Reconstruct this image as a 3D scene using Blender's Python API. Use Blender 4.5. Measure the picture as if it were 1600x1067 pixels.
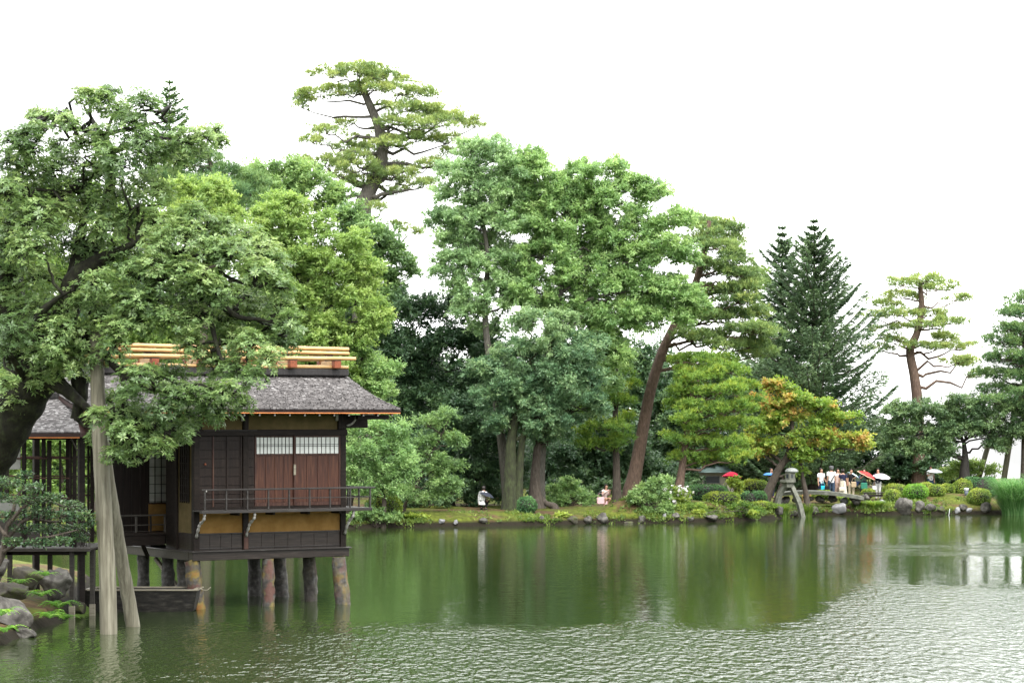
import bpy, math
import numpy as np
from mathutils import Vector

for _o in list(bpy.data.objects):
    bpy.data.objects.remove(_o)
SC = bpy.context.scene
COL = SC.collection

# ------------------------------------------------------------------ camera
CAM_H = 4.7          # eye height above the water
FPX = 4000.0         # focal length in pixels of the 1600 px wide photograph
HZ = 660.0           # row of the horizon
cam_d = bpy.data.cameras.new('camera')
cam_d.lens = 36.0 * FPX / 1600.0
cam_d.sensor_width = 36.0
cam_d.shift_y = (HZ - 533.5) / 1600.0
cam_d.clip_start = 0.5
cam_d.clip_end = 4000.0
cam = bpy.data.objects.new('camera', cam_d)
cam.location = (0, 0, CAM_H)
cam.rotation_euler = (math.radians(90), 0, 0)
COL.objects.link(cam)
SC.camera = cam

# ------------------------------------------------------------------ sky: an even bright overcast
SUN_EL, SUN_AZ = math.radians(50), math.radians(160)     # azimuth from +Y, clockwise
world = bpy.data.worlds.new('World')
SC.world = world
world.use_nodes = True
wn, wl = world.node_tree.nodes, world.node_tree.links
wn.clear()
w_out = wn.new('ShaderNodeOutputWorld')
sky = wn.new('ShaderNodeTexSky')
sky.sky_type = 'NISHITA'
sky.sun_disc = False
sky.sun_elevation = SUN_EL
sky.sun_rotation = SUN_AZ
bg_sky = wn.new('ShaderNodeBackground')
bg_sky.inputs['Strength'].default_value = 0.08
wl.new(sky.outputs[0], bg_sky.inputs['Color'])
tc = wn.new('ShaderNodeTexCoord')
sep = wn.new('ShaderNodeSeparateXYZ')
wl.new(tc.outputs['Generated'], sep.inputs[0])
zc = wn.new('ShaderNodeMath'); zc.operation = 'MAXIMUM'; zc.inputs[1].default_value = 0.0
wl.new(sep.outputs['Z'], zc.inputs[0])
cie = wn.new('ShaderNodeMath'); cie.operation = 'MULTIPLY_ADD'      # bright overcast, twice as bright overhead as at the horizon
cie.inputs[1].default_value = 1.5; cie.inputs[2].default_value = 1.5
wl.new(zc.outputs[0], cie.inputs[0])
mp = wn.new('ShaderNodeMapping')
mp.inputs['Scale'].default_value = (1.0, 1.0, 2.6)
mp.inputs['Location'].default_value = (9.3, 1.35, 0.9)
wl.new(tc.outputs['Generated'], mp.inputs[0])
cl = wn.new('ShaderNodeTexNoise')
cl.inputs['Scale'].default_value = 4.0
cl.inputs['Detail'].default_value = 2.0
cl.inputs['Roughness'].default_value = 0.5
wl.new(mp.outputs[0], cl.inputs['Vector'])
cr = wn.new('ShaderNodeMapRange')
cr.inputs['From Min'].default_value = 0.36; cr.inputs['From Max'].default_value = 0.56
cr.inputs['To Min'].default_value = 0.19; cr.inputs['To Max'].default_value = 0.72
wl.new(cl.outputs['Fac'], cr.inputs['Value'])
mulc = wn.new('ShaderNodeMath'); mulc.operation = 'MULTIPLY'
wl.new(cie.outputs[0], mulc.inputs[0]); wl.new(cr.outputs[0], mulc.inputs[1])
bg_cl = wn.new('ShaderNodeBackground')
bg_cl.inputs['Color'].default_value = (1.0, 1.0, 1.0, 1)
wl.new(mulc.outputs[0], bg_cl.inputs['Strength'])
mixw = wn.new('ShaderNodeMixShader')
mixw.inputs[0].default_value = 0.93
wl.new(bg_sky.outputs[0], mixw.inputs[1]); wl.new(bg_cl.outputs[0], mixw.inputs[2])
wl.new(mixw.outputs[0], w_out.inputs['Surface'])

# ------------------------------------------------------------------ sun, veiled by cloud
sun_d = bpy.data.lights.new('sun', 'SUN')
sun_d.energy = 1.5
sun_d.angle = math.radians(25)
sun_d.color = (1.0, 0.97, 0.91)
sun = bpy.data.objects.new('sun', sun_d)
COL.objects.link(sun)
_sd = Vector((math.sin(SUN_AZ) * math.cos(SUN_EL), math.cos(SUN_AZ) * math.cos(SUN_EL), math.sin(SUN_EL)))
sun.rotation_euler = _sd.to_track_quat('Z', 'Y').to_euler()
sun.location = _sd * 60

# ------------------------------------------------------------------ exposure and sampling
vs = SC.view_settings
vs.view_transform = 'Standard'
vs.look = 'None'
vs.exposure = 1.8
vs.gamma = 1.0
vs.use_curve_mapping = False
cy = SC.cycles
cy.max_bounces = 6; cy.diffuse_bounces = 3; cy.glossy_bounces = 3
cy.transmission_bounces = 4; cy.transparent_max_bounces = 8
cy.caustics_reflective = False; cy.caustics_refractive = False
cy.use_denoising = True
cy.sample_clamp_indirect = 6.0

# ------------------------------------------------------------------ helpers
RNG = np.random.default_rng(7)

def reseed(k):
    global RNG
    RNG = np.random.default_rng(k)

def P(px, py, Y):
    """A point of the place seen at pixel (px, py), Y metres out."""
    return np.array([(px - 800.0) / FPX * Y, Y, CAM_H - (py - HZ) / FPX * Y])

def ppm(Y):
    return FPX / Y

def link(o, parent=None):
    COL.objects.link(o)
    if parent is not None:
        o.parent = parent
    return o

def tag(o, label=None, cat=None, group=None, kind=None):
    if label: o['label'] = label
    if cat: o['category'] = cat
    if group: o['group'] = group
    if kind: o['kind'] = kind
    return o

def empty(name, loc=(0, 0, 0), rz=0.0):
    o = bpy.data.objects.new(name, None)
    o.empty_display_size = 0.3
    o.location = loc
    o.rotation_euler = (0, 0, rz)
    return link(o)

def mesh_np(name, v, f, mat, parent=None, smooth=False, tint=None):
    """One mesh object from numpy arrays: v (n,3), f (m,k)."""
    v = np.asarray(v, np.float32); f = np.asarray(f, np.int32)
    me = bpy.data.meshes.new(name)
    n, k = f.shape
    me.vertices.add(len(v)); me.vertices.foreach_set('co', v.ravel())
    me.loops.add(n * k); me.loops.foreach_set('vertex_index', f.ravel())
    me.polygons.add(n)
    me.polygons.foreach_set('loop_start', np.arange(0, n * k, k, dtype=np.int32))
    if smooth:
        me.polygons.foreach_set('use_smooth', np.ones(n, bool))
    if tint is not None:
        a = me.attributes.new('tint', 'FLOAT', 'FACE')
        a.data.foreach_set('value', np.asarray(tint, np.float32))
    me.update(calc_edges=True)
    if mat: me.materials.append(mat)
    return link(bpy.data.objects.new(name, me), parent)

class MB:
    """Collects shapes, builds ONE mesh object."""
    def __init__(s):
        s.v = []; s.f = []; s.sm = []
    def add(s, vs_, fs_, smooth=False):
        b = len(s.v)
        s.v.extend([tuple(map(float, p)) for p in vs_])
        for q in fs_:
            s.f.append(tuple(int(b + i) for i in q)); s.sm.append(smooth)
        return s
    def box(s, x0, x1, y0, y1, z0, z1, bev=0.0):
        if bev <= 0:
            v = [(x, y, z) for z in (z0, z1) for (x, y) in ((x0, y0), (x1, y0), (x1, y1), (x0, y1))]
            f = [(0, 3, 2, 1), (4, 5, 6, 7), (0, 1, 5, 4), (1, 2, 6, 5), (2, 3, 7, 6), (3, 0, 4, 7)]
            return s.add(v, f)
        b = min(bev, (x1 - x0) * .3, (y1 - y0) * .3, (z1 - z0) * .3)
        v = []
        for z, o, c in ((z0, b, b * .5), (z0 + b, 0, b), (z1 - b, 0, b), (z1, b, b * .5)):
            X0, X1, Y0, Y1 = x0 + o, x1 - o, y0 + o, y1 - o
            v += [(X0 + c, Y0, z), (X1 - c, Y0, z), (X1, Y0 + c, z), (X1, Y1 - c, z), (X1 - c, Y1, z), (X0 + c, Y1, z), (X0, Y1 - c, z), (X0, Y0 + c, z)]
        f = [(k * 8 + i, k * 8 + (i + 1) % 8, k * 8 + 8 + (i + 1) % 8, k * 8 + 8 + i) for k in range(3) for i in range(8)]
        f += [tuple(range(7, -1, -1)), tuple(range(24, 32))]
        return s.add(v, f)
    def tube(s, pts, rad, n=8, cap=True, smooth=True, flat=None):
        v, f, caps = tube_arrays(np.asarray(pts, float), np.asarray(rad, float), n)
        s.add(v, f, smooth)
        if cap:
            b = len(s.v) - len(v)
            s.f.append(tuple(b + i for i in range(n - 1, -1, -1))); s.sm.append(False)
            s.f.append(tuple(b + len(v) - n + i for i in range(n))); s.sm.append(False)
        return s
    def beam(s, a, b, w, h, up=(0, 0, 1)):
        """A square bar from a to b."""
        a = np.array(a, float); b = np.array(b, float)
        d = b - a; d /= np.linalg.norm(d)
        up = np.array(up, float)
        if abs(d @ up) > .97: up = np.array([0, 1., 0])
        r = np.cross(d, up); r /= np.linalg.norm(r)
        u = np.cross(r, d)
        v = [p + r * sx * w / 2 + u * sz * h / 2 for p in (a, b) for sx, sz in ((-1, -1), (1, -1), (1, 1), (-1, 1))]
        f = [(0, 3, 2, 1), (4, 5, 6, 7), (0, 1, 5, 4), (1, 2, 6, 5), (2, 3, 7, 6), (3, 0, 4, 7)]
        return s.add(v, [tuple(reversed(q)) for q in f])
    def build(s, name, mat, parent=None, loc=None):
        me = bpy.data.meshes.new(name)
        me.from_pydata(s.v, [], s.f)
        me.polygons.foreach_set('use_smooth', np.array(s.sm, bool))
        me.update()
        if mat: me.materials.append(mat)
        o = link(bpy.data.objects.new(name, me), parent)
        if loc is not None: o.location = loc
        return o

def tube_arrays(pts, rad, n):
    m = len(pts)
    d = np.gradient(pts, axis=0)
    d /= np.maximum(np.linalg.norm(d, axis=1, keepdims=True), 1e-9)
    ref = np.array([0.31, 0.95, 0.05]) if abs(d[0, 2]) > .6 else np.array([0.03, 0.05, 1.0])
    a = np.cross(d, ref); a /= np.maximum(np.linalg.norm(a, axis=1, keepdims=True), 1e-9)
    b = np.cross(d, a)
    th = np.arange(n) / n * 2 * np.pi
    v = pts[:, None, :] + rad[:, None, None] * (np.cos(th)[None, :, None] * a[:, None, :] + np.sin(th)[None, :, None] * b[:, None, :])
    v = v.reshape(-1, 3)
    i = np.arange(m - 1)[:, None] * n; j = np.arange(n)[None, :]; j2 = (j + 1) % n
    f = np.stack([i + j, i + j2, i + n + j2, i + n + j], -1).reshape(-1, 4)
    return v, f, None

def smooth_path(pts, per=6):
    """Catmull-Rom through the points."""
    p = np.asarray(pts, float)
    if len(p) < 3:
        t = np.linspace(0, 1, per + 1)[:, None]
        return p[0] * (1 - t) + p[-1] * t
    q = np.vstack([2 * p[0] - p[1], p, 2 * p[-1] - p[-2]])
    out = []
    for i in range(1, len(q) - 2):
        t = np.linspace(0, 1, per, endpoint=False)[:, None]
        a, b, c, d = q[i - 1], q[i], q[i + 1], q[i + 2]
        out.append(.5 * (2 * b + (c - a) * t + (2 * a - 5 * b + 4 * c - d) * t ** 2 + (3 * b - a - 3 * c + d) * t ** 3))
    out.append(p[-1:])
    return np.vstack(out)

def unit(v):
    return v / np.maximum(np.linalg.norm(v, axis=-1, keepdims=True), 1e-9)

# ------------------------------------------------------------------ materials
def new_mat(name):
    m = bpy.data.materials.new(name)
    m.use_nodes = True
    nt = m.node_tree
    bs = nt.nodes['Principled BSDF']
    return m, nt, bs

def set_spec(bs, v):
    for k in ('Specular IOR Level', 'Specular'):
        if k in bs.inputs:
            bs.inputs[k].default_value = v
            return

def ramp(nt, stops):
    r = nt.nodes.new('ShaderNodeValToRGB')
    el = r.color_ramp.elements
    while len(el) < len(stops): el.new(0.5)
    for e, (p, c) in zip(el, stops):
        e.position = p; e.color = (*c, 1)
    return r

def noise_mat(name, stops, scale=(4, 4, 4), nscale=1.0, detail=5, rough=.7, bump=.0, bdist=.02, spec=.35, coords='Object', rough2=None, distort=0.0):
    m, nt, bs = new_mat(name)
    t = nt.nodes.new('ShaderNodeTexCoord')
    mpn = nt.nodes.new('ShaderNodeMapping'); mpn.inputs['Scale'].default_value = scale
    nt.links.new(t.outputs[coords], mpn.inputs[0])
    n = nt.nodes.new('ShaderNodeTexNoise')
    n.inputs['Scale'].default_value = nscale; n.inputs['Detail'].default_value = detail
    n.inputs['Roughness'].default_value = .62; n.inputs['Distortion'].default_value = distort
    nt.links.new(mpn.outputs[0], n.inputs['Vector'])
    r = ramp(nt, stops)
    nt.links.new(n.outputs['Fac'], r.inputs['Fac'])
    nt.links.new(r.outputs['Color'], bs.inputs['Base Color'])
    bs.inputs['Roughness'].default_value = rough
    set_spec(bs, spec)
    if rough2 is not None:
        mr = nt.nodes.new('ShaderNodeMapRange')
        mr.inputs['To Min'].default_value = rough; mr.inputs['To Max'].default_value = rough2
        nt.links.new(n.outputs['Fac'], mr.inputs['Value']); nt.links.new(mr.outputs[0], bs.inputs['Roughness'])
    if bump > 0:
        b = nt.nodes.new('ShaderNodeBump')
        b.inputs['Strength'].default_value = bump; b.inputs['Distance'].default_value = bdist
        nt.links.new(n.outputs['Fac'], b.inputs['Height']); nt.links.new(b.outputs[0], bs.inputs['Normal'])
    return m

def leaf_mat(name, dark, mid, light, trans=.3, rough=.5, spec=.4):
    m, nt, bs = new_mat(name)
    at = nt.nodes.new('ShaderNodeAttribute'); at.attribute_name = 'tint'
    dark, mid, light = [tuple(min(.9, x * LEAF_GAIN) for x in c) for c in (dark, mid, light)]
    r = ramp(nt, [(0.1, dark), (0.5, mid), (0.9, light)])
    nt.links.new(at.outputs['Fac'], r.inputs['Fac'])
    nt.links.new(r.outputs['Color'], bs.inputs['Base Color'])
    bs.inputs['Roughness'].default_value = rough
    set_spec(bs, spec)
    tr = nt.nodes.new('ShaderNodeBsdfTranslucent')
    hs = nt.nodes.new('ShaderNodeHueSaturation')
    hs.inputs['Saturation'].default_value = 1.12; hs.inputs['Value'].default_value = 1.25; hs.inputs['Hue'].default_value = 0.488
    nt.links.new(r.outputs['Color'], hs.inputs['Color']); nt.links.new(hs.outputs[0], tr.inputs['Color'])
    mx = nt.nodes.new('ShaderNodeMixShader'); mx.inputs[0].default_value = min(.5, trans * 1.35)
    nt.links.new(bs.outputs[0], mx.inputs[1]); nt.links.new(tr.outputs[0], mx.inputs[2])
    nt.links.new(mx.outputs[0], nt.nodes['Material Output'].inputs['Surface'])
    return m

def plain(name, c, rough=.6, spec=.4, metal=0.0):
    m, nt, bs = new_mat(name)
    bs.inputs['Base Color'].default_value = (*c, 1)
    bs.inputs['Roughness'].default_value = rough
    bs.inputs['Metallic'].default_value = metal
    set_spec(bs, spec)
    return m

def cloth(name, c, rough=.85):
    d = tuple(x * .82 for x in c); l = tuple(min(1, x * 1.1) for x in c)
    return noise_mat(name, [(0.3, d), (0.7, l)], nscale=9, rough=rough, spec=.15)

M = {}
LEAF_GAIN = 1.8
# foliage
M['near_leaf'] = leaf_mat('near_leaf', (.045, .078, .030), (.096, .152, .054), (.172, .226, .092), .32, .38, .5)
M['yellow_leaf'] = leaf_mat('yellow_leaf', (.075, .128, .036), (.138, .205, .060), (.205, .265, .088), .38, .5, .36)
M['fresh_leaf'] = leaf_mat('fresh_leaf', (.072, .130, .050), (.138, .218, .082), (.210, .285, .115), .4, .45, .42)
M['grey_leaf'] = leaf_mat('grey_leaf', (.074, .126, .062), (.138, .212, .100), (.205, .280, .135), .38, .45, .42)
M['green_leaf'] = leaf_mat('green_leaf', (.055, .098, .040), (.098, .162, .058), (.150, .215, .078), .34, .45, .4)
M['blue_leaf'] = leaf_mat('blue_leaf', (.044, .088, .048), (.088, .148, .074), (.160, .225, .108), .34, .42, .42)
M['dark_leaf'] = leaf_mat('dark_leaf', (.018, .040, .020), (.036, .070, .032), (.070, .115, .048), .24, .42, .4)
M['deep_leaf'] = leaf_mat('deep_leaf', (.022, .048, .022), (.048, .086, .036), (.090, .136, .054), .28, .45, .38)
M['maple_leaf'] = leaf_mat('maple_leaf', (.090, .150, .030), (.175, .220, .048), (.280, .185, .062), .4, .55, .3)
M['pine_needle'] = leaf_mat('pine_needle', (.055, .095, .038), (.110, .160, .050), (.190, .225, .070), .22, .55, .3)
M['deep_needle'] = leaf_mat('deep_needle', (.030, .066, .030), (.058, .108, .040), (.105, .158, .052), .2, .55, .3)
M['moss_needle'] = leaf_mat('moss_needle', (.045, .095, .022), (.095, .160, .028), (.180, .220, .038), .22, .55, .3)
M['fir_needle'] = leaf_mat('fir_needle', (.030, .054, .030), (.056, .092, .047), (.098, .142, .068), .2, .5, .3)
M['pond_shrub'] = leaf_mat('pond_shrub', (.016, .038, .018), (.036, .070, .029), (.078, .122, .046), .24, .38, .45)
M['fern'] = leaf_mat('fern', (.040, .110, .018), (.075, .165, .026), (.135, .225, .040), .35, .5, .35)
M['clipped'] = leaf_mat('clipped', (.045, .080, .014), (.080, .125, .020), (.150, .175, .030), .22, .55, .3)
M['clipped_dark'] = leaf_mat('clipped_dark', (.018, .055, .022), (.035, .085, .030), (.060, .125, .040), .2, .5, .3)
M['reed'] = leaf_mat('reed', (.036, .095, .030), (.065, .140, .045), (.130, .205, .090), .34, .45, .4)
M['cover'] = leaf_mat('cover', (.040, .080, .016), (.080, .135, .026), (.160, .200, .040), .32, .55, .3)
M['low_cover'] = leaf_mat('low_cover', (.030, .055, .012), (.060, .095, .020), (.120, .160, .034), .3, .55, .3)
M['blossom'] = leaf_mat('blossom', (.34, .32, .34), (.40, .38, .40), (.45, .44, .45), .25, .6, .3)
# bark
M['bark'] = noise_mat('bark', [(0.3, (0.027, 0.021, 0.0168)), (0.55, (0.06, 0.048, 0.0372)), (0.8, (0.102, 0.09, 0.072))], (3, 3, .7), 6, 6, .85, .8, .05)
M['grey_bark'] = noise_mat('grey_bark', [(0.3, (0.036, 0.033, 0.027)), (0.55, (0.078, 0.072, 0.06)), (0.8, (0.132, 0.126, 0.108))], (3, 3, .7), 6, 6, .85, .8, .05)
M['red_bark'] = noise_mat('red_bark', [(0.3, (0.048, 0.032, 0.024)), (0.55, (0.104, 0.068, 0.0496)), (0.8, (0.16, 0.116, 0.092))], (3, 3, .8), 5, 6, .85, .8, .05)
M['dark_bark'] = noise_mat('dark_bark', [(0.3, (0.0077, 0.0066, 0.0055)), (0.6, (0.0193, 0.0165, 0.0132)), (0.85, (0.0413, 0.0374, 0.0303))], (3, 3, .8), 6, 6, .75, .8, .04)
M['moss_bark'] = noise_mat('moss_bark', [(0.3, (0.0132, 0.012, 0.009)), (0.52, (0.027, 0.033, 0.0132)), (0.75, (0.051, 0.066, 0.027))], (2, 2, .8), 4, 7, .9, .9, .05)
# stone and earth
M['rock'] = noise_mat('rock', [(.3, (.016, .014, .012)), (.48, (.050, .046, .040)), (.66, (.12, .115, .10)), (.82, (.045, .055, .022))], (1, 1, 1), 3.2, 9, .7, .8, .06, distort=.6)
M['pale_rock'] = noise_mat('pale_rock', [(.3, (.09, .09, .092)), (.6, (.20, .20, .21)), (.8, (.32, .32, .33))], (1, 1, 1), 3, 8, .65, .7, .05)
M['mossy_rock'] = noise_mat('mossy_rock', [(.32, (.02, .018, .015)), (.5, (.05, .045, .034)), (.62, (.05, .06, .018)), (.8, (.085, .10, .028))], (1, 1, 1), 3, 9, .85, .8, .06)
M['lantern_stone'] = noise_mat('lantern_stone', [(.3, (.06, .063, .05)), (.6, (.13, .135, .11)), (.8, (.23, .235, .21))], (1, 1, 1), 5, 8, .8, .5, .02)
M['lichen'] = None
# timber and building
M['old_timber'] = noise_mat('old_timber', [(.3, (.005, .0035, .003)), (.6, (.013, .0095, .0075)), (.85, (.034, .026, .021))], (2, 2, 9), 2, 6, .55, .3, .01, .12)
M['wet_rail'] = noise_mat('wet_rail', [(.3, (.010, .008, .007)), (.6, (.030, .027, .025)), (.85, (.085, .082, .080))], (1.2, 9, 9), 2, 6, .42, .3, .01, .3)
M['base_timber'] = noise_mat('base_timber', [(.3, (.007, .005, .004)), (.6, (.022, .017, .014)), (.85, (.065, .056, .050))], (1.0, 9, 14), 2, 6, .42, .3, .01, .22)
M['red_board'] = noise_mat('red_board', [(.25, (.013, .004, .0022)), (.5, (.040, .012, .0056)), (.75, (.080, .033, .016))], (26, 26, 1.6), 1, 6, .55, .2, .004, .3, distort=.4)
M['red_stile'] = noise_mat('red_stile', [(.25, (.012, .004, .003)), (.5, (.032, .011, .007)), (.78, (.09, .050, .030))], (20, 20, 1.5), 1, 6, .55, .2, .004, .3)
M['shutter'] = noise_mat('shutter', [(.3, (.006, .004, .0035)), (.6, (.015, .010, .008)), (.85, (.036, .027, .022))], (20, 20, 1.5), 1, 6, .5, .3, .005, .15)
M['ochre'] = noise_mat('ochre', [(.3, (.14, .078, .022)), (.6, (.20, .118, .038)), (.85, (.25, .155, .06))], (1, 1, 1), 3, 5, .9, .1, .004, .1)
M['ochre_shaded'] = noise_mat('ochre_shaded', [(.3, (.075, .060, .026)), (.6, (.11, .085, .040)), (.85, (.14, .115, .06))], (1, 1, 1), 3, 5, .9, .1, .004, .1)  # ochre plaster again, with the shade under the roof put into its colour
M['paper'] = noise_mat('paper', [(.3, (.50, .53, .51)), (.7, (.60, .62, .60))], (1, 1, 1), 4, 3, .9, 0, 0, .1)
M['plaster'] = noise_mat('plaster', [(.3, (.16, .165, .15)), (.7, (.24, .245, .23))], (1, 1, 1), 2, 6, .9, .1, .004, .1)
M['eave'] = noise_mat('eave', [(.3, (.010, .003, .002)), (.6, (.026, .008, .005)), (.85, (.05, .02, .012))], (2, 8, 20), 2, 5, .55, .2, .004, .4)
M['eave_lip'] = noise_mat('eave_lip', [(.3, (.38, .12, .030)), (.7, (.55, .20, .055))], (2, 8, 8), 2, 4, .5, 0, 0, .4)
M['white_tip'] = noise_mat('white_tip', [(.3, (.22, .215, .20)), (.7, (.36, .35, .33))], (9, 9, 9), 2, 4, .7)
M['bamboo'] = noise_mat('bamboo', [(.3, (.28, .155, .05)), (.6, (.42, .27, .115)), (.85, (.54, .41, .23))], (.9, 9, 9), 2, 5, .36, .05, .002, .5)
M['ridge_block'] = noise_mat('ridge_block', [(.3, (.10, .024, .009)), (.6, (.19, .052, .020)), (.85, (.26, .10, .05))], (9, 9, 9), 2, 5, .55)
M['ridge_bark'] = noise_mat('ridge_bark', [(.3, (.008, .007, .007)), (.6, (.020, .018, .018)), (.85, (.045, .042, .042))], (16, 16, 2), 2, 5, .6, .5, .01)
M['prop_wood'] = noise_mat('prop_wood', [(.28, (.045, .040, .027)), (.5, (.118, .110, .080)), (.72, (.205, .195, .150)), (.9, (.09, .105, .05))], (9, 9, .55), 1.6, 8, .75, .7, .012, .3)
M['deck_wood'] = noise_mat('deck_wood', [(.3, (.013, .011, .009)), (.6, (.032, .028, .022)), (.85, (.07, .063, .052))], (1.5, 12, 12), 2, 6, .6, .3, .008)
M['boat_wood'] = noise_mat('boat_wood', [(.35, (.004, .0035, .003)), (.55, (.018, .016, .013)), (.75, (.055, .05, .042))], (2, 2, 7), 2.4, 7, .6, .5, .01)
M['pale_plank'] = noise_mat('pale_plank', [(.3, (.12, .105, .075)), (.7, (.24, .22, .17))], (1.5, 12, 12), 2, 6, .6, .3, .006)
# ================================================================== THE SETTING
# shoreline of the pond, each point given where its waterline is seen: (column, row)
def shore(px, py):
    Y = CAM_H * FPX / (py - HZ)
    return ((px - 800.0) / FPX * Y, Y)

SHORE = [(-60, -40), (-26, 20), (-14.5, 46)] + [shore(*q) for q in (
    (-40, 1012), (20, 1004), (62, 985), (100, 970), (122, 935), (146, 908), (60, 892), (-80, 872), (-80, 852), (60, 840),
    (200, 833), (330, 829), (450, 827), (540, 826), (600, 824), (700, 823), (770, 822), (830, 820.5), (900, 819), (960, 817.5), (1050, 816.5), (1120, 815.5),
    (1180, 813), (1215, 810), (1238, 807), (1262, 805.5), (1330, 804.5), (1400, 804.5), (1470, 803.5), (1560, 803), (1640, 803), (1800, 806))] + [(60, 90), (70, 20), (60, -40)]
SHORE = np.array(SHORE)

def pond_dist(x, y):
    """Signed distance to the shoreline: positive on land."""
    p = np.stack([np.ravel(x), np.ravel(y)], 1)
    a = SHORE; b = np.roll(SHORE, -1, 0)
    best = np.full(len(p), 1e9); inside = np.zeros(len(p), bool)
    for (ax, ay), (bx, by) in zip(a, b):
        d = np.array([bx - ax, by - ay]); L = d @ d
        t = np.clip(((p[:, 0] - ax) * d[0] + (p[:, 1] - ay) * d[1]) / L, 0, 1)
        q = np.hypot(p[:, 0] - ax - t * d[0], p[:, 1] - ay - t * d[1])
        best = np.minimum(best, q)
        c = (ay > p[:, 1]) != (by > p[:, 1])
        with np.errstate(divide='ignore', invalid='ignore'):
            xi = (bx - ax) * (p[:, 1] - ay) / (by - ay if by != ay else 1e-9) + ax
        inside ^= c & (p[:, 0] < xi)
    return np.where(inside, -best, best).reshape(np.shape(x))

def wob(x, y, f, s=0.0):
    return (np.sin(x * f + s) * np.cos(y * f * 1.13 + 1.7 * s + .4) + .5 * np.sin(x * f * 2.3 + y * f * 1.9 + s * 2.1)) / 1.5

MOUNDS = [(990, 121.5, 1.0, .50), (968, 120.6, .8, .28), (930, 122, 1.4, .12), (1080, 123.5, 1.6, .35), (700, 117.5, 2.0, .10), (1450, 134, 2.2, .25), (1500, 134.5, 2.2, .25), (1150, 125.5, 2.0, .3)]

def land_z(x, y):
    x = np.asarray(x, float); y = np.asarray(y, float)
    d = pond_dist(x, y)
    d = d + .18 * wob(x, y, 1.9)
    z = np.interp(d, [-3, -.7, -.15, .10, .45, 1.6, 5, 14, 40, 400], [-1.0, -.8, -.25, .20, .34, .50, .62, .70, .95, 1.2])
    z = z + np.clip(d, 0, 1.5) / 1.5 * (.05 * wob(x, y, .9, 2) + .03 * wob(x, y, 2.7, 1))
    for px, Y, r, h in MOUNDS:
        X = (px - 800.0) / FPX * Y
        z = z + h * np.exp(-((x - X) ** 2 + (y - Y) ** 2) / (r * r))
    z = z - np.clip(y - 172, 0, None) * .38                  # the garden stands on a plateau: the land falls away behind it
    return np.maximum(z, -70)

xs = np.unique(np.concatenate([np.linspace(-260, -42, 20), np.linspace(-42, 42, 150), np.linspace(42, 260, 20)]))
ys = np.unique(np.concatenate([np.linspace(-60, 46, 16), np.linspace(46, 108, 80), np.linspace(108, 140, 130), np.linspace(140, 180, 30), np.linspace(180, 600, 30)]))
gx, gy = np.meshgrid(xs, ys)
gz = land_z(gx, gy)
nx, ny = len(xs), len(ys)
gi = np.arange(nx * ny).reshape(ny, nx)
gf = np.stack([gi[:-1, :-1], gi[:-1, 1:], gi[1:, 1:], gi[1:, :-1]], -1).reshape(-1, 4)

m, nt, bs = new_mat('moss_ground')
t = nt.nodes.new('ShaderNodeTexCoord')
n1 = nt.nodes.new('ShaderNodeTexNoise'); n1.inputs['Scale'].default_value = .42; n1.inputs['Detail'].default_value = 6; n1.inputs['Roughness'].default_value = .65
n2 = nt.nodes.new('ShaderNodeTexNoise'); n2.inputs['Scale'].default_value = 5.0; n2.inputs['Detail'].default_value = 6
nt.links.new(t.outputs['Object'], n1.inputs['Vector']); nt.links.new(t.outputs['Object'], n2.inputs['Vector'])
r1 = ramp(nt, [(.30, (.085, .052, .030)), (.43, (.11, .075, .035)), (.50, (.090, .110, .018)), (.72, (.145, .175, .022))])
r2 = ramp(nt, [(.3, (.35, .35, .32)), (.7, (.9, .9, .85))])
nt.links.new(n1.outputs['Fac'], r1.inputs['Fac']); nt.links.new(n2.outputs['Fac'], r2.inputs['Fac'])
mu = nt.nodes.new('ShaderNodeMix'); mu.data_type = 'RGBA'; mu.blend_type = 'MULTIPLY'; mu.inputs[0].default_value = 1.0
nt.links.new(r1.outputs['Color'], mu.inputs[6]); nt.links.new(r2.outputs['Color'], mu.inputs[7])
sz = nt.nodes.new('ShaderNodeSeparateXYZ'); nt.links.new(t.outputs['Object'], sz.inputs[0])
wz = nt.nodes.new('ShaderNodeMapRange'); wz.inputs['From Min'].default_value = .16; wz.inputs['From Max'].default_value = .30
nt.links.new(sz.outputs['Z'], wz.inputs['Value'])
mud = nt.nodes.new('ShaderNodeMix'); mud.data_type = 'RGBA'; mud.inputs[6].default_value = (.012, .010, .006, 1)      # bare wet earth of the cut bank
nt.links.new(wz.outputs[0], mud.inputs[0]); nt.links.new(mu.outputs[2], mud.inputs[7])
nt.links.new(mud.outputs[2], bs.inputs['Base Color'])
bs.inputs['Roughness'].default_value = .95; set_spec(bs, .15)
bp = nt.nodes.new('ShaderNodeBump'); bp.inputs['Strength'].default_value = .8; bp.inputs['Distance'].default_value = .06
nt.links.new(n2.outputs['Fac'], bp.inputs['Height']); nt.links.new(bp.outputs[0], bs.inputs['Normal'])
M['moss_ground'] = m
tag(mesh_np('ground', np.stack([gx, gy, gz], -1).reshape(-1, 3), gf, m, smooth=True), 'mossy garden ground around the pond', kind='structure')

# ------------------------------------------------------------------ water
def N(nt, typ, **kw):
    n = nt.nodes.new(typ)
    for k, v in kw.items():
        if hasattr(n, k): setattr(n, k, v)
    return n

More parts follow.
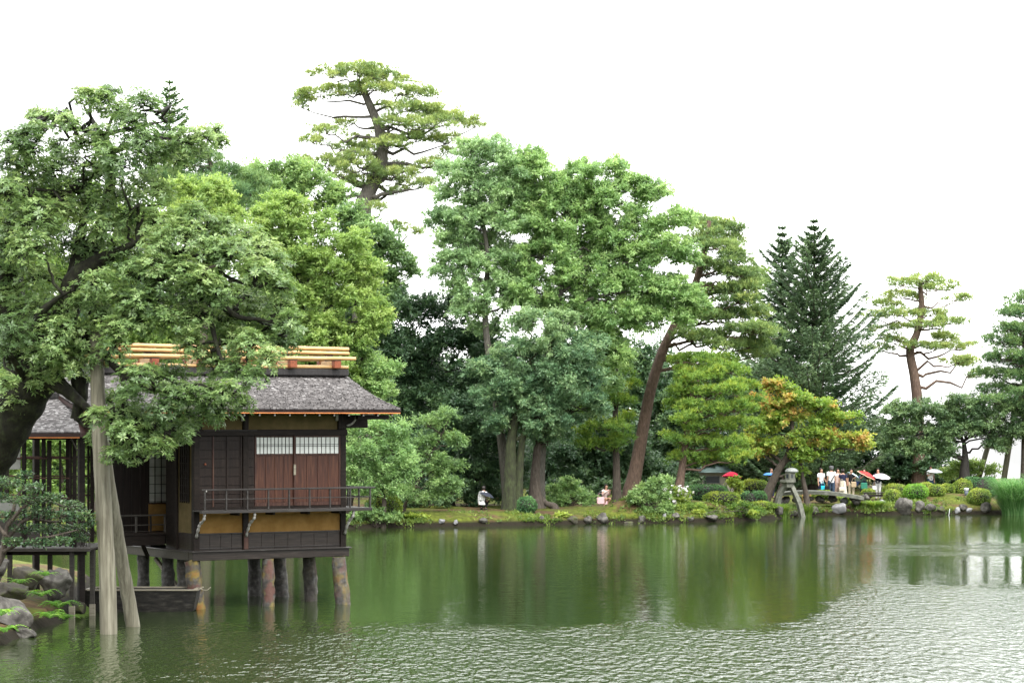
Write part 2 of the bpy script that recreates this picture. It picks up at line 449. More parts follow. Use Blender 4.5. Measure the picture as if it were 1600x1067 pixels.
m, nt, bs = new_mat('pond_water')
L = nt.links.new
def mth(op, a, b=None, c=None, clamp=False):
    n = nt.nodes.new('ShaderNodeMath'); n.operation = op; n.use_clamp = clamp
    for i, q in enumerate((a, b, c)):
        if q is None: continue
        if isinstance(q, (int, float)): n.inputs[i].default_value = q
        else: L(q, n.inputs[i])
    return n.outputs[0]
def noise(scale, detail=2, vec=None, rough=.5):
    n = nt.nodes.new('ShaderNodeTexNoise'); n.inputs['Scale'].default_value = scale
    n.inputs['Detail'].default_value = detail; n.inputs['Roughness'].default_value = rough
    L(vec, n.inputs['Vector']); return n.outputs['Fac']
def smooth(v, lo, hi, to0=0.0, to1=1.0):
    n = nt.nodes.new('ShaderNodeMapRange'); n.interpolation_type = 'SMOOTHSTEP'
    n.inputs['From Min'].default_value = lo; n.inputs['From Max'].default_value = hi
    n.inputs['To Min'].default_value = to0; n.inputs['To Max'].default_value = to1
    L(v, n.inputs['Value']); return n.outputs[0]
tcw = nt.nodes.new('ShaderNodeTexCoord'); vec = tcw.outputs['Object']
sx = nt.nodes.new('ShaderNodeSeparateXYZ'); L(vec, sx.inputs[0])
X_, Y_ = sx.outputs['X'], sx.outputs['Y']
wide = mth('SUBTRACT', noise(.22, 3, vec), .5)
edge = mth('ADD', mth('ADD', smooth(X_, 5.5, 10.5, 59.5, 74.0), mth('MULTIPLY', wide, 9.0)), mth('MULTIPLY', mth('SUBTRACT', noise(1.2, 2, vec), .5), 3.0))
r_near = smooth(mth('SUBTRACT', edge, Y_), -1.0, 3.0)                    # breeze on the open water nearest the eye
r_near = mth('MULTIPLY', r_near, smooth(X_, -9.5, -2.5, .10, 1.0))
band = mth('ABSOLUTE', mth('SUBTRACT', mth('ADD', Y_, mth('MULTIPLY', wide, 8.0)), 95.0))
r_far = mth('MULTIPLY', smooth(band, 8.0, 1.0), smooth(X_, 10.5, 15.0))
mpf = nt.nodes.new('ShaderNodeMapping'); mpf.inputs['Scale'].default_value = (.22, .8, 1); L(vec, mpf.inputs[0])
r_far = mth('MULTIPLY', r_far, smooth(noise(1.0, 3, mpf.outputs[0]), .36, .58))
ruf = mth('MAXIMUM', r_near, r_far)
# swell of small ripples
mpr = nt.nodes.new('ShaderNodeMapping'); mpr.inputs['Scale'].default_value = (1.0, .32, 1); L(vec, mpr.inputs[0])
wv = mth('ADD', mth('MULTIPLY', mth('SUBTRACT', noise(5.4, 2, mpr.outputs[0]), .5), .088), mth('MULTIPLY', mth('SUBTRACT', noise(8.5, 1, mpr.outputs[0]), .5), .020))
wv = mth('MULTIPLY', wv, smooth(noise(.55, 2, vec), .33, .62, .5, 1.15))
wv = mth('MULTIPLY', wv, smooth(X_, 3.0, 10.0, 1.75, .9))
mpw = nt.nodes.new('ShaderNodeMapping'); mpw.inputs['Scale'].default_value = (.55, 1.6, 1); L(vec, mpw.inputs[0])
calm = mth('MULTIPLY', mth('SUBTRACT', noise(2.6, 2, mpw.outputs[0]), .5), .0065)
drops = mth('MULTIPLY', mth('SUBTRACT', noise(16, 1, vec), .5), .0011)
hgt = mth('ADD', mth('MULTIPLY', wv, ruf), mth('ADD', calm, drops))
bp = nt.nodes.new('ShaderNodeBump'); bp.inputs['Strength'].default_value = 1.0; bp.inputs['Distance'].default_value = 1.0
L(hgt, bp.inputs['Height']); L(bp.outputs[0], bs.inputs['Normal'])
bs.inputs['Base Color'].default_value = (.018, .030, .008, 1)
L(mth('MULTIPLY_ADD', ruf, .10, .03), bs.inputs['Roughness'])
bs.inputs['IOR'].default_value = 1.33
set_spec(bs, .5)
M['pond_water'] = m
tag(mesh_np('water', [(-75, -60, 0), (90, -60, 0), (90, 140, 0), (-75, 140, 0)], [(0, 1, 2, 3)], m), 'green pond water with wind ripples', kind='structure')
# ================================================================== PLANTS
UP = np.array([0, 0, 1.0])
LEAF_K = 1.0

def rand_dir(n, up=0.0):
    d = RNG.normal(size=(n, 3)); d[:, 2] += up
    return unit(d)

def leaf_quads(c, axis, nrm, ln, wd, fold=.15, curl=.0):
    """Pointed leaves: base, side, tip, side. c base points, axis along the leaf."""
    axis = unit(axis)
    side = unit(np.cross(axis, nrm)); n2 = np.cross(side, axis)
    ln = np.asarray(ln)[..., None]; wd = np.asarray(wd)[..., None]
    mid = c + axis * ln * .48 - n2 * ln * curl * .3
    v = np.stack([c, mid + side * wd * .5 + n2 * wd * fold, c + axis * ln - n2 * ln * curl, mid - side * wd * .5 + n2 * wd * fold], 1)
    n = len(c)
    return v.reshape(-1, 3), np.arange(n * 4).reshape(n, 4)

def leaf_tris(c, axis, nrm, ln, wd):
    axis = unit(axis); side = unit(np.cross(axis, nrm))
    ln = np.asarray(ln)[..., None]; wd = np.asarray(wd)[..., None]
    v = np.stack([c - side * wd * .5, c + side * wd * .5, c + axis * ln], 1)
    n = len(c)
    return v.reshape(-1, 3), np.arange(n * 3).reshape(n, 3)

class Leaves:
    def __init__(s): s.v = []; s.f = []; s.t = []; s.n = 0
    def add(s, v, f, t):
        s.v.append(v); s.f.append(f + s.n); s.t.append(t); s.n += len(v)
    def build(s, name, mat, parent):
        return mesh_np(name, np.vstack(s.v), np.vstack(s.f), mat, parent, tint=np.concatenate(s.t))

class Wood:
    def __init__(s): s.v = []; s.f = []; s.n = 0
    def tube(s, pts, r, n=6):
        v, f, _ = tube_arrays(np.asarray(pts, float), np.asarray(r, float), n)
        s.v.append(v); s.f.append(f + s.n); s.n += len(v)
    def branch(s, a, b, r0, r1, sag=.0, kink=.06, n=5, seg=6):
        a = np.asarray(a, float); b = np.asarray(b, float)
        L_ = np.linalg.norm(b - a)
        t = np.linspace(0, 1, seg + 1)[:, None]
        p = a + (b - a) * t
        p[:, 2] += sag * L_ * np.sin(np.pi * t[:, 0])
        p[1:-1] += RNG.normal(size=(seg - 1, 3)) * kink * L_ * .5
        s.tube(p, r0 + (r1 - r0) * t[:, 0], n)
    def build(s, name, mat, parent):
        return mesh_np(name, np.vstack(s.v), np.vstack(s.f), mat, parent, smooth=True)

def clump_points(c, r, n, inner=.25, top=.15):
    """n points spread over the ellipsoids' shells: c (k,3) centres, r (k,3) radii."""
    k = len(c)
    idx = np.repeat(np.arange(k), n)
    d = rand_dir(k * n, top)
    rad = 1 - inner * RNG.random(k * n) ** 1.2
    return idx, d, c[idx] + d * r[idx] * rad[:, None]

def broad_leaves(lv, c, r, n, size, tclump, aspect=.5, droop=.15, upn=.7, spread=.26):
    """Leafy clumps; the sides turned away from the pond are built thinner."""
    rel = r[:, 0] / r[:, 0].mean()
    cnt = np.maximum(6, (n * rel ** 1.8)).astype(int)
    idx = np.repeat(np.arange(len(c)), cnt)
    # every clump is a spray of twigs; leaves sit along them
    TW = 13
    td = rand_dir(len(c) * TW, .35).reshape(len(c), TW, 3)
    tl = .62 + .75 * RNG.random((len(c), TW)) ** 1.3
    ti = RNG.integers(0, TW, len(idx))
    d = td[idx, ti]
    u = .28 + .72 * RNG.random(len(idx)) ** .75
    p = c[idx] + d * r[idx] * (u * tl[idx, ti])[:, None] + RNG.normal(size=(len(idx), 3)) * r[idx] * .17
    back = (d[:, 1] > .3) | (c[idx][:, 1] > c[:, 1].mean() + .9 * c[:, 1].std())
    keep = ~back | (RNG.random(len(idx)) < .45)
    idx, d, p, ti = idx[keep], d[keep], p[keep], ti[keep]
    m = len(p)
    nrm = unit(d * .5 + UP * upn + RNG.normal(size=(m, 3)) * .45)
    ax = unit(np.cross(nrm, RNG.normal(size=(m, 3))) + d * .75 - UP * droop)
    ln = size * LEAF_K * (.6 + .8 * RNG.random(m))
    tone_ = RNG.normal(size=(len(c), TW)) * .09
    t = np.clip(tclump[idx] + tone_[idx, ti] + (RNG.random(m) - .5) * spread * 1.6, 0, 1)
    v, f = leaf_tris(p, ax, nrm, ln * 1.08, ln * aspect * 1.12)
    lv.add(v, f, t)

def lobe_clumps(lobes, Y, cr, per, depth=.9, flat=.7, low=-.55):
    """lobes: (column, row, half width, half height[, depth offset]) in pixels at Y -> clump centres in metres."""
    C, R, owner = [], [], []
    k = 1.0 / ppm(Y)
    for i, lb in enumerate(lobes):
        px, py, rx, ry = lb[:4]; dy = lb[4] if len(lb) > 4 else 0.0
        c = P(px, py, Y) + np.array([0, dy, 0])
        rr = np.array([rx * k, rx * k * depth, ry * k])
        area = rx * ry * k * k
        n = max(6, int(per * 1.25 * area ** .9))
        d = rand_dir(n * 2, .12)
        d = d[d[:, 2] > low][:n]
        rad = .35 + .65 * RNG.random(len(d)) ** .7
        C.append(c + d * np.maximum(rr * 1.08 - cr * .5, .2) * (rad * RNG.uniform(.82, 1.16, len(d)))[:, None]); owner += [i] * len(d)
        s_ = cr * (.55 + 1.0 * RNG.random(len(d)) ** 1.4)
        R.append(np.stack([s_, s_, s_ * flat], 1))
    return np.vstack(C), np.vstack(R), np.array(owner)

def nearest_on(path, z_ref, p):
    """A trunk point below p to grow a limb from."""
    ok = np.where(path[:, 2] < p[2] - .15 * np.hypot(path[:, 0] - p[0], path[:, 1] - p[1]))[0]
    if len(ok) == 0: return 0
    d = np.linalg.norm(path[ok] - p, axis=1)
    return ok[np.argmin(d)]

def trunk_path(pts, Y):
    q = []
    for t in pts:
        dy = t[2] if len(t) > 2 else 0
        q.append(P(t[0], t[1], Y + dy))
    return smooth_path(q, 6)

def plant_root(name, label, cat, base, group=None):
    o = empty(name, base)
    return tag(o, label, cat, group)

def to_local(parts, base):
    for w in parts:
        w.v = [v - base for v in w.v]

def ground_base(px, Y):
    X = (px - 800.0) / FPX * Y
    return np.array([X, Y, float(land_z(np.array([X]), np.array([Y]))[0])])

def broadleaf(name, label, Y, trunk, r0, lobes, leaf, bark='bark', cr=.48, per=17, leaves=110, size=.17, aspect=.5, flat=.75, depth=.95, tmean=.5, tvar=.28, extra_trunks=(), cat='tree', group=None, limbs=True, droop=.15, low=-.8, upn=.7, tone=None):
    tp = trunk_path(trunk, Y)
    base = tp[0].copy()
    gz0 = float(land_z(base[0:1], base[1:2])[0])
    base[2] = gz0
    tp[0, 2] = min(tp[0, 2], gz0 - .1)
    root = plant_root(name, label, cat, base, group)
    wd = Wood(); lv = Leaves()
    u = np.linspace(0, 1, len(tp))
    rr = r0 * (1 - .72 * u) * (1 + .35 * np.exp(-u * 14))
    wd.tube(tp, rr, 10)
    for et in extra_trunks:
        e = trunk_path(et[1], Y); e[0, 2] = min(e[0, 2], gz0 - .1)
        wd.tube(e, et[0] * (1 - .6 * np.linspace(0, 1, len(e))) * (1 + .35 * np.exp(-np.linspace(0, 1, len(e)) * 14)), 9)
    C, R, own = lobe_clumps(lobes, Y, cr, per, depth, flat, low)
    if limbs:
        for i in range(len(lobes)):
            cc = C[own == i]
            ctr = cc.mean(0) - np.array([0, 0, .2])
            j = nearest_on(tp, 0, ctr)
            rb = max(.035, rr[j] * .5)
            wd.branch(tp[j], ctr, rb, .03, .06, .08, 6, 7)
            for c in cc[::3]:
                wd.branch(ctr + (RNG.random(3) - .5) * .2, c, .028, .008, .03, .1, 4, 3)
    tl = np.array([lb[5] if len(lb) > 5 else tmean for lb in lobes])[own]
    tc_ = np.clip(tl + RNG.normal(size=len(C)) * tvar * .5, 0, 1)
    broad_leaves(lv, C, R, int(leaves * 2.0), size * .86, tc_, aspect, droop, upn)
    to_local((wd, lv), base)
    wd.build('trunk', M[bark], root)
    lv.build('crown', M[leaf], root)
    return root

def needle_tufts(lv, p, d, n, ln, wd_, t, spread=.75):
    """n thin needles around direction d at each point."""
    k = len(p)
    idx = np.repeat(np.arange(k), n); m = k * n
    ax = unit(d[idx] + RNG.normal(size=(m, 3)) * spread)
    nrm = unit(RNG.normal(size=(m, 3)) + UP * .6)
    L_ = ln * (.7 + .5 * RNG.random(m))
    tt = np.clip(t[idx] + (RNG.random(m) - .5) * .3, 0, 1)
    side = unit(np.cross(ax, nrm)) * (wd_ * .5)
    b = p[idx]
    v = np.stack([b - side, b + side, b + ax * L_[:, None]], 1).reshape(-1, 3)
    lv.add(v, np.arange(m * 3).reshape(m, 3), tt)

def pine(name, label, Y, trunk, r0, pads, leaf='pine_needle', bark='bark', puff=.42, per=12, tufts=26, needles=6, ln=.24, wdt=.04, jit=.9, tmean=.5, cat='tree', group=None, bark_trunk=None):
    tp = trunk_path(trunk, Y)
    base = tp[0].copy(); gz0 = float(land_z(base[0:1], base[1:2])[0]); base[2] = gz0
    if len(trunk[0]) < 4: tp[0, 2] = min(tp[0, 2], gz0 - .1)
    root = plant_root(name, label, cat, base, group)
    wd = Wood(); lv = Leaves()
    u = np.linspace(0, 1, len(tp))
    rr = r0 * (1 - .7 * u) * (1 + .3 * np.exp(-u * 14))
    wd.tube(tp, rr, 10)
    k = 1.0 / ppm(Y)
    for pd in pads:
        px, py, rx, ry = pd[:4]
        dy = pd[4] if len(pd) > 4 else RNG.uniform(-jit, jit) * 1.6
        c = P(px, py, Y) + np.array([0, dy, 0])
        rxm, rzm = rx * k * 1.1, ry * k * 1.25
        j = nearest_on(tp, 0, c)
        pb = tp[j]; out = c - np.array([0, 0, rzm * .6])
        wd.branch(pb, out, max(.04, rr[j] * .38), .025, -.05, .1, 5, 6)
        n = max(5, int(per * 1.15 * rxm * max(rxm, .5)))
        a = RNG.random(n) * 2 * np.pi; q = np.sqrt(RNG.random(n))
        cc = c + np.stack([np.cos(a) * q * rxm, np.sin(a) * q * rxm * .85, (1 - q ** 2) * rzm * .6 + RNG.normal(size=n) * rzm * .3 - rzm * .3], 1)
        for x in cc[::2]:
            wd.branch(out, x - UP * .08, .022, .008, 0, .12, 4, 3)
        s_ = puff * (.7 + .6 * RNG.random(n))
        rads = np.stack([s_, s_, s_ * .55], 1)
        idx, d, p = clump_points(cc, rads, tufts, .5, .55)
        tcl = np.clip(tmean + RNG.normal(size=n) * .13, 0, 1)
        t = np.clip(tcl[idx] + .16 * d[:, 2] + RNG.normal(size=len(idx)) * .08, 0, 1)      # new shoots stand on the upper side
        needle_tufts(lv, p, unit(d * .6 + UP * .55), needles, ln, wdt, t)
    to_local((wd, lv), base)
    wd.build('trunk', M[bark], root)
    lv.build('crown', M[leaf], root)
    return root

def fir(name, label, Y, px, top, bot, prof, r0=.22, leaf='fir_needle', step=.42, arms=7, cards=46, size=.30, rise=.42, group=None, base_row=None):
    """A conifer with whorled, feathered branches. prof: (row, half width px) pairs."""
    b = ground_base(px, Y)
    root = plant_root(name, label, 'tree', b, group)
    wd = Wood(); lv = Leaves()
    ztop = P(px, top, Y)[2]; zbot = P(px, bot, Y)[2]
    X = b[0]
    wd.tube(np.array([[X, Y, b[2] - .1], [X + .03, Y, (b[2] + ztop) / 2], [X, Y, ztop]]), np.array([r0, r0 * .55, .02]), 8)
    rows = np.array([q[0] for q in prof], float); hw = np.array([q[1] for q in prof], float)
    z = ztop - .1
    VP, AX, NR, LN, TT = [], [], [], [], []
    while z > zbot:
        row = HZ - (z - CAM_H) * FPX / Y
        half = np.interp(row, rows, hw) / ppm(Y)
        frac = (ztop - z) / (ztop - zbot)
        na = int(arms + RNG.integers(-1, 2))
        a0 = RNG.random() * 6.28
        for q in range(na):
            a = a0 + q * 2 * np.pi / na + RNG.normal() * .12
            L_ = half * (.55 + .6 * RNG.random() ** .8)
            L_ = max(L_, .10)
            rs = rise * (1 - .95 * frac) + RNG.normal() * .10
            d = np.array([np.cos(a), np.sin(a), 0.0])
            tt = np.linspace(0, 1, 6)
            path = np.array([X, Y, z])[None] + d[None] * (tt * L_)[:, None] + UP[None] * (rs * L_ * tt + .22 * L_ * (tt ** 2) - .18 * L_ * frac * np.sin(np.pi * tt))[:, None]
            wd.tube(path, np.linspace(.018 + .012 * L_, .006, 6), 4)
            n = int(cards * max(L_, .15) * (.9 + .2 * RNG.random()))
            s_ = RNG.random(n) ** .8
            pos = np.stack([np.interp(s_, tt, path[:, i]) for i in range(3)], 1)
            sd = np.array([-d[1], d[0], 0.0])
            w_ = .31 * L_ * (1 - s_ * .75) * RNG.uniform(-1, 1, n)
            pos = pos + sd * w_[:, None] - UP * (np.abs(w_) * .22)[:, None]
            ax = unit(d + sd * (np.sign(w_) * (.35 + .5 * RNG.random(n)))[:, None] + UP * (.2 * (1 - frac) + RNG.normal(size=n) * .38)[:, None])
            VP.append(pos); AX.append(ax); NR.append(unit(UP + RNG.normal(size=(n, 3)) * .5))
            LN.append(size * (.6 + .6 * RNG.random(n))); TT.append(np.clip(.42 + RNG.normal() * .12 + RNG.normal(size=n) * .14 + .18 * s_, 0, 1))
        z -= step * (1.05 + .25 * frac)
    ln = np.concatenate(LN)
    v, f = leaf_tris(np.vstack(VP), np.vstack(AX), np.vstack(NR), ln, ln * .42)
    lv.add(v, f, np.concatenate(TT))
    to_local((wd, lv), b)
    wd.build('trunk', M['bark'], root)
    lv.build('crown', M[leaf], root)
    return root

def clipped_shrub(name, label, px, Y, rx, top, bot, leaf='clipped', n=None, size=.07, group='clipped garden shrubs', square=2.0, hole=0.0):
    """A shrub shorn to a dome: twigs inside, a dense skin of small leaves. rx half width px, top / bot rows."""
    b = ground_base(px, Y)
    k = 1 / ppm(Y)
    ztop = P(px, top, Y)[2]; zb = max(P(px, bot, Y)[2], b[2] - .05)
    root = plant_root(name, label, 'shrub', b, group)
    c = np.array([b[0], Y, zb + (ztop - zb) * .42]); R = np.array([rx * k, rx * k * .9, 0.0])
    n = n or int(5200 * min(2.2, max(.35, (rx * k) * (ztop - zb))))
    d = rand_dir(n, .1)
    e = 2.0 / square
    q = np.sign(d) * np.abs(d) ** e
    rz = np.where(d[:, 2] > 0, ztop - c[2], c[2] - zb)
    sh = 1 + .035 * np.sin(d[:, 0] * 7 + px) + .03 * np.sin(d[:, 1] * 9 + d[:, 2] * 6 + px * .3)
    rad = sh * (1 - .13 * RNG.random(n) ** 1.6)
    p = c + np.stack([q[:, 0] * R[0] * rad, q[:, 1] * R[1] * rad, q[:, 2] * rz * rad], 1)
    nrm = unit(d + RNG.normal(size=(n, 3)) * .55)
    ax = unit(np.cross(nrm, RNG.normal(size=(n, 3))) + d * .55 + UP * .2)
    ln = size * (.7 + .7 * RNG.random(n))
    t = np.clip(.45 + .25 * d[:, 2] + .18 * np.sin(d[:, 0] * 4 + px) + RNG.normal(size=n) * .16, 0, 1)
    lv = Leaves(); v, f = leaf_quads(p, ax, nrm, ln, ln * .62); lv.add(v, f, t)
    wd = Wood()
    for i in range(7):
        wd.branch(b - UP * .05, c + rand_dir(1, .6)[0] * np.array([R[0], R[1], ztop - c[2]]) * .75, .02, .008, 0, .15, 4, 4)
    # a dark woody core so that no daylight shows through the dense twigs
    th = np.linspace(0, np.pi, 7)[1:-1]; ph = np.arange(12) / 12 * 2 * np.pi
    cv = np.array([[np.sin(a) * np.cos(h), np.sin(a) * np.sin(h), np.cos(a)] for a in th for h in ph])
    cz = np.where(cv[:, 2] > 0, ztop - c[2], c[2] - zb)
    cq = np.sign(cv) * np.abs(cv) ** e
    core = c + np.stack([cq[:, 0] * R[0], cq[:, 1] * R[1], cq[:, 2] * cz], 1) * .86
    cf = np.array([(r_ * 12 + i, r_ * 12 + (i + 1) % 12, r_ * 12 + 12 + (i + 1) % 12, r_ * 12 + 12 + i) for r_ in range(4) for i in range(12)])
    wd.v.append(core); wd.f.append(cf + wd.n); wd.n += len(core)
    to_local((wd, lv), b)
    wd.build('stem', M['dark_bark'], root)
    lv.build('crown', M[leaf], root)
    return root

def loose_shrub(name, label, px, Y, lobes, leaf, size=.12, leaves=70, cr=.22, per=60, aspect=.5, cat='shrub', group=None, tmean=.5, bark='bark', flat=.7, tvar=.28, blossoms=0, droop=.1):
    b = ground_base(px, Y)
    root = plant_root(name, label, cat, b, group)
    wd = Wood(); lv = Leaves()
    C, R, own = lobe_clumps(lobes, Y, cr, per, .8, flat, -.8)
    C[:, 2] = np.maximum(C[:, 2], b[2] + .05)
    for c in C[::2]:
        wd.branch(b - UP * .08 + rand_dir(1)[0] * .08, c, .022, .007, .05, .1, 4, 5)
    tc_ = np.clip(tmean + RNG.normal(size=len(C)) * tvar * .5, 0, 1)
    broad_leaves(lv, C, R, int(leaves * 1.4), size, tc_, aspect, droop)
    to_local((wd, lv), b)
    wd.build('stem', M[bark], root)
    lv.build('foliage', M[leaf], root)
    if blossoms:
        bl = Leaves()
        i = RNG.integers(0, len(C), blossoms)
        d = rand_dir(blossoms, .5)
        p = C[i] + d * R[i] * 1.05 - b
        for s_ in range(5):
            a = s_ * 2 * np.pi / 5
            t1 = unit(np.cross(d, UP + .01)); t2 = np.cross(d, t1)
            ax = t1 * np.cos(a) + t2 * np.sin(a) + d * .25
            v, f = leaf_quads(p, ax, d, np.full(blossoms, .085), np.full(blossoms, .06), 0.1)
            bl.add(v, f, RNG.random(blossoms))
        bl.build('blossoms', M['blossom'], root)
    return root

def rock_mesh(rx, ry, rz, seed, sharp=.35, n=3):
    """A boulder: a subdivided ball cut by random planes and roughened."""
    import bmesh
    bm = bmesh.new()
    bmesh.ops.create_icosphere(bm, subdivisions=n, radius=1.0)
    r = np.random.default_rng(seed)
    co = np.array([v.co[:] for v in bm.verts])
    for _ in range(16):
        d = unit(r.normal(size=3)); h = r.uniform(.5, .82)
        s_ = co @ d
        co = co - np.clip(s_ - h, 0, None)[:, None] * d * (1 - sharp * .15)
    ph = r.random((6, 3)) * 6
    for f_, a_ in ((2.2, .06), (5.3, .04), (11., .028), (23., .014)):
        co = co * (1 + a_ * (np.sin(co[:, :1] * f_ + ph[0, 0]) * np.cos(co[:, 1:2] * f_ * 1.2 + ph[1, 1]) + np.sin(co[:, 2:] * f_ * 1.1 + ph[2, 2] + co[:, :1] * f_)))
    co = co * np.array([rx, ry, rz])
    fs = np.array([[v.index for v in f.verts] for f in bm.faces])
    bm.free()
    return co, fs

def boulder(label, px, row_c, Y, rx, ry, mat='rock', seed=1, tilt=0.0, group=None, sub=4, depth=.8, sink=True):
    """A stone whose middle is seen at (px, row_c); half sizes in pixels."""
    k = 1 / ppm(Y)
    co, fs = rock_mesh(rx * k, rx * k * depth, ry * k, seed, n=sub)
    ct, st = math.cos(tilt), math.sin(tilt)
    co = np.stack([co[:, 0] * ct - co[:, 2] * st, co[:, 1], co[:, 0] * st + co[:, 2] * ct], 1)
    o = mesh_np('boulder', co, fs, M[mat], smooth=sub > 2)
    o.location = P(px, row_c, Y)
    return tag(o, label, 'rock', group)

def fern(label, px, row, Y, rpx, n=13, seed=0, leaf='fern', group='ferns on the rocks'):
    """Fronds arching out of one root: each frond a part with paired leaflets."""
    b = P(px, row, Y)
    root = plant_root('fern', label, 'fern', b, group)
    R = rpx / ppm(Y)
    for i in range(n):
        a = i / n * 2 * np.pi + RNG.normal() * .2
        L_ = R * (.7 + .5 * RNG.random())
        d = np.array([np.cos(a), np.sin(a) * .8, 0])
        t = np.linspace(0, 1, 12)
        path = d[None] * (t * L_ * .9)[:, None] + UP[None] * (L_ * (.85 * t - .75 * t ** 2) * (.9 + .5 * RNG.random()))[:, None]
        sd = np.array([-d[1], d[0], 0])
        pos, ax, ln = [], [], []
        for j in range(1, 12):
            for s_ in (-1, 1):
                pos.append(path[j]); w = L_ * .30 * (1 - t[j] * .8) * min(1, t[j] * 5)
                ax.append(sd * s_ + d * .45 - UP * .12); ln.append(w)
        pos = np.array(pos); ax = np.array(ax); ln = np.array(ln)
        lv = Leaves()
        v, f = leaf_quads(pos, ax, np.tile(UP, (len(pos), 1)) + RNG.normal(size=(len(pos), 3)) * .15, ln, L_ * .085 + ln * .05)
        lv.add(v, f, np.clip(.45 + RNG.normal() * .2 + RNG.normal(size=len(pos)) * .1, 0, 1))
        w_ = .004 * R / .4
        v, f = leaf_quads(path[:1], path[-1:] - path[:1], UP[None], np.array([L_ * .9]), np.array([w_ * 2]))
        stalk = np.concatenate([path[:, None] + sd * .006, path[:, None] - sd * .006], 1).reshape(-1, 3)
        lv.add(stalk, np.array([(2 * q, 2 * q + 1, 2 * q + 3, 2 * q + 2) for q in range(11)]), np.full(11, .3))
        lv.build('frond', M[leaf], root)
    return root
# ================================================================== TREES ACROSS THE POND
reseed(11)
# --- behind the pavilion and the teahouse
broadleaf('broadleaf_tree', 'bright leafy bushes of a low tree seen beneath the pavilion roof', 110, [(110, 835), (100, 780), (95, 720)], .16,
          [(20, 700, 60, 45), (95, 700, 60, 50), (170, 690, 40, 55), (60, 765, 70, 40), (150, 765, 45, 45), (-30, 740, 50, 60), (210, 760, 40, 50), (120, 650, 60, 40)], 'yellow_leaf', cr=.42, leaves=100, size=.17, tmean=.35)
broadleaf('broadleaf_tree', 'yellow-green tree filling the gaps behind the big overhanging tree', 117, [(150, 815), (150, 700), (160, 560), (150, 440)], .35,
          [(40, 430, 80, 60), (150, 430, 80, 60), (230, 510, 80, 55), (90, 540, 90, 55), (300, 440, 65, 55), (330, 520, 60, 55), (200, 590, 80, 45), (20, 330, 70, 50), (120, 330, 70, 50), (210, 360, 60, 50), (40, 620, 80, 50), (400, 520, 50, 45), (130, 640, 80, 50), (250, 620, 70, 50), (330, 600, 60, 50), (60, 700, 80, 50), (220, 690, 70, 60)], 'yellow_leaf', cr=.5, leaves=95, size=.2, tmean=.42)
broadleaf('broadleaf_tree', 'rounded yellow-green tree top between the overhanging tree and the dome tree', 114, [(320, 815), (318, 600), (320, 420), (322, 340)], .28,
          [(330, 305, 45, 28), (295, 340, 50, 35), (360, 340, 30, 32), (330, 385, 55, 40), (275, 300, 35, 28), (385, 400, 35, 40)], 'yellow_leaf', cr=.4, leaves=130, size=.15, tmean=.6)
broadleaf('dome_tree', 'large yellow-green tree with layered domes above the bamboo ridge', 116, [(478, 815), (480, 620), (470, 480), (465, 390)], .34,
          [(440, 328, 50, 28), (415, 360, 40, 34), (478, 358, 50, 32), (530, 385, 48, 28), (450, 400, 60, 36), (565, 425, 42, 30), (505, 425, 60, 36), (420, 440, 45, 36), (470, 470, 60, 36), (555, 475, 52, 34), (500, 520, 60, 34), (585, 500, 30, 30), (430, 500, 50, 40), (555, 525, 40, 28), (450, 555, 60, 40), (390, 560, 50, 40), (520, 575, 50, 30), (410, 620, 60, 40), (470, 630, 60, 40)], 'yellow_leaf', cr=.4, per=21, leaves=135, size=.15, tmean=.5, bark='dark_bark')
fir('fir_tree', 'slim fir spire standing alone above the overhanging tree', 150, 265, 128, 460, [(128, 1), (140, 7), (150, 12), (200, 34), (260, 55), (340, 75), (460, 95)], size=.30, leaf='deep_needle', cards=60)
pine('pine_tree', 'dark shaggy pine behind the rounded yellow-green tree top', 126, [(345, 810), (340, 500), (335, 300), (325, 240)], .26,
     [(320, 243, 22, 10), (345, 262, 26, 10), (375, 275, 28, 10), (300, 265, 25, 10), (330, 290, 35, 12), (362, 302, 32, 12), (390, 296, 26, 10), (280, 250, 25, 10), (300, 315, 40, 12), (385, 325, 30, 12), (345, 335, 40, 14), (250, 270, 28, 12)], 'deep_needle', ln=.3, puff=.5)
broadleaf('broadleaf_tree', 'mid-green tree top low on the skyline beside the tall pine', 132, [(450, 800), (450, 500), (450, 330)], .3,
          [(405, 278, 40, 26), (450, 268, 40, 22), (490, 285, 45, 28), (430, 310, 55, 32), (520, 320, 40, 30), (375, 300, 35, 26)], 'green_leaf', cr=.5, leaves=110, size=.19, tmean=.6)
broadleaf('broadleaf_tree', 'dark leafy tree crowding round the foot of the tall pine', 128, [(590, 800), (590, 600), (590, 440)], .3,
          [(560, 355, 35, 26), (590, 372, 38, 26), (615, 400, 32, 24), (565, 400, 40, 30), (600, 435, 42, 28), (545, 340, 28, 22), (640, 420, 16, 14), (575, 470, 50, 30), (620, 470, 30, 24)], 'green_leaf', cr=.45, leaves=115, size=.18, tmean=.4)
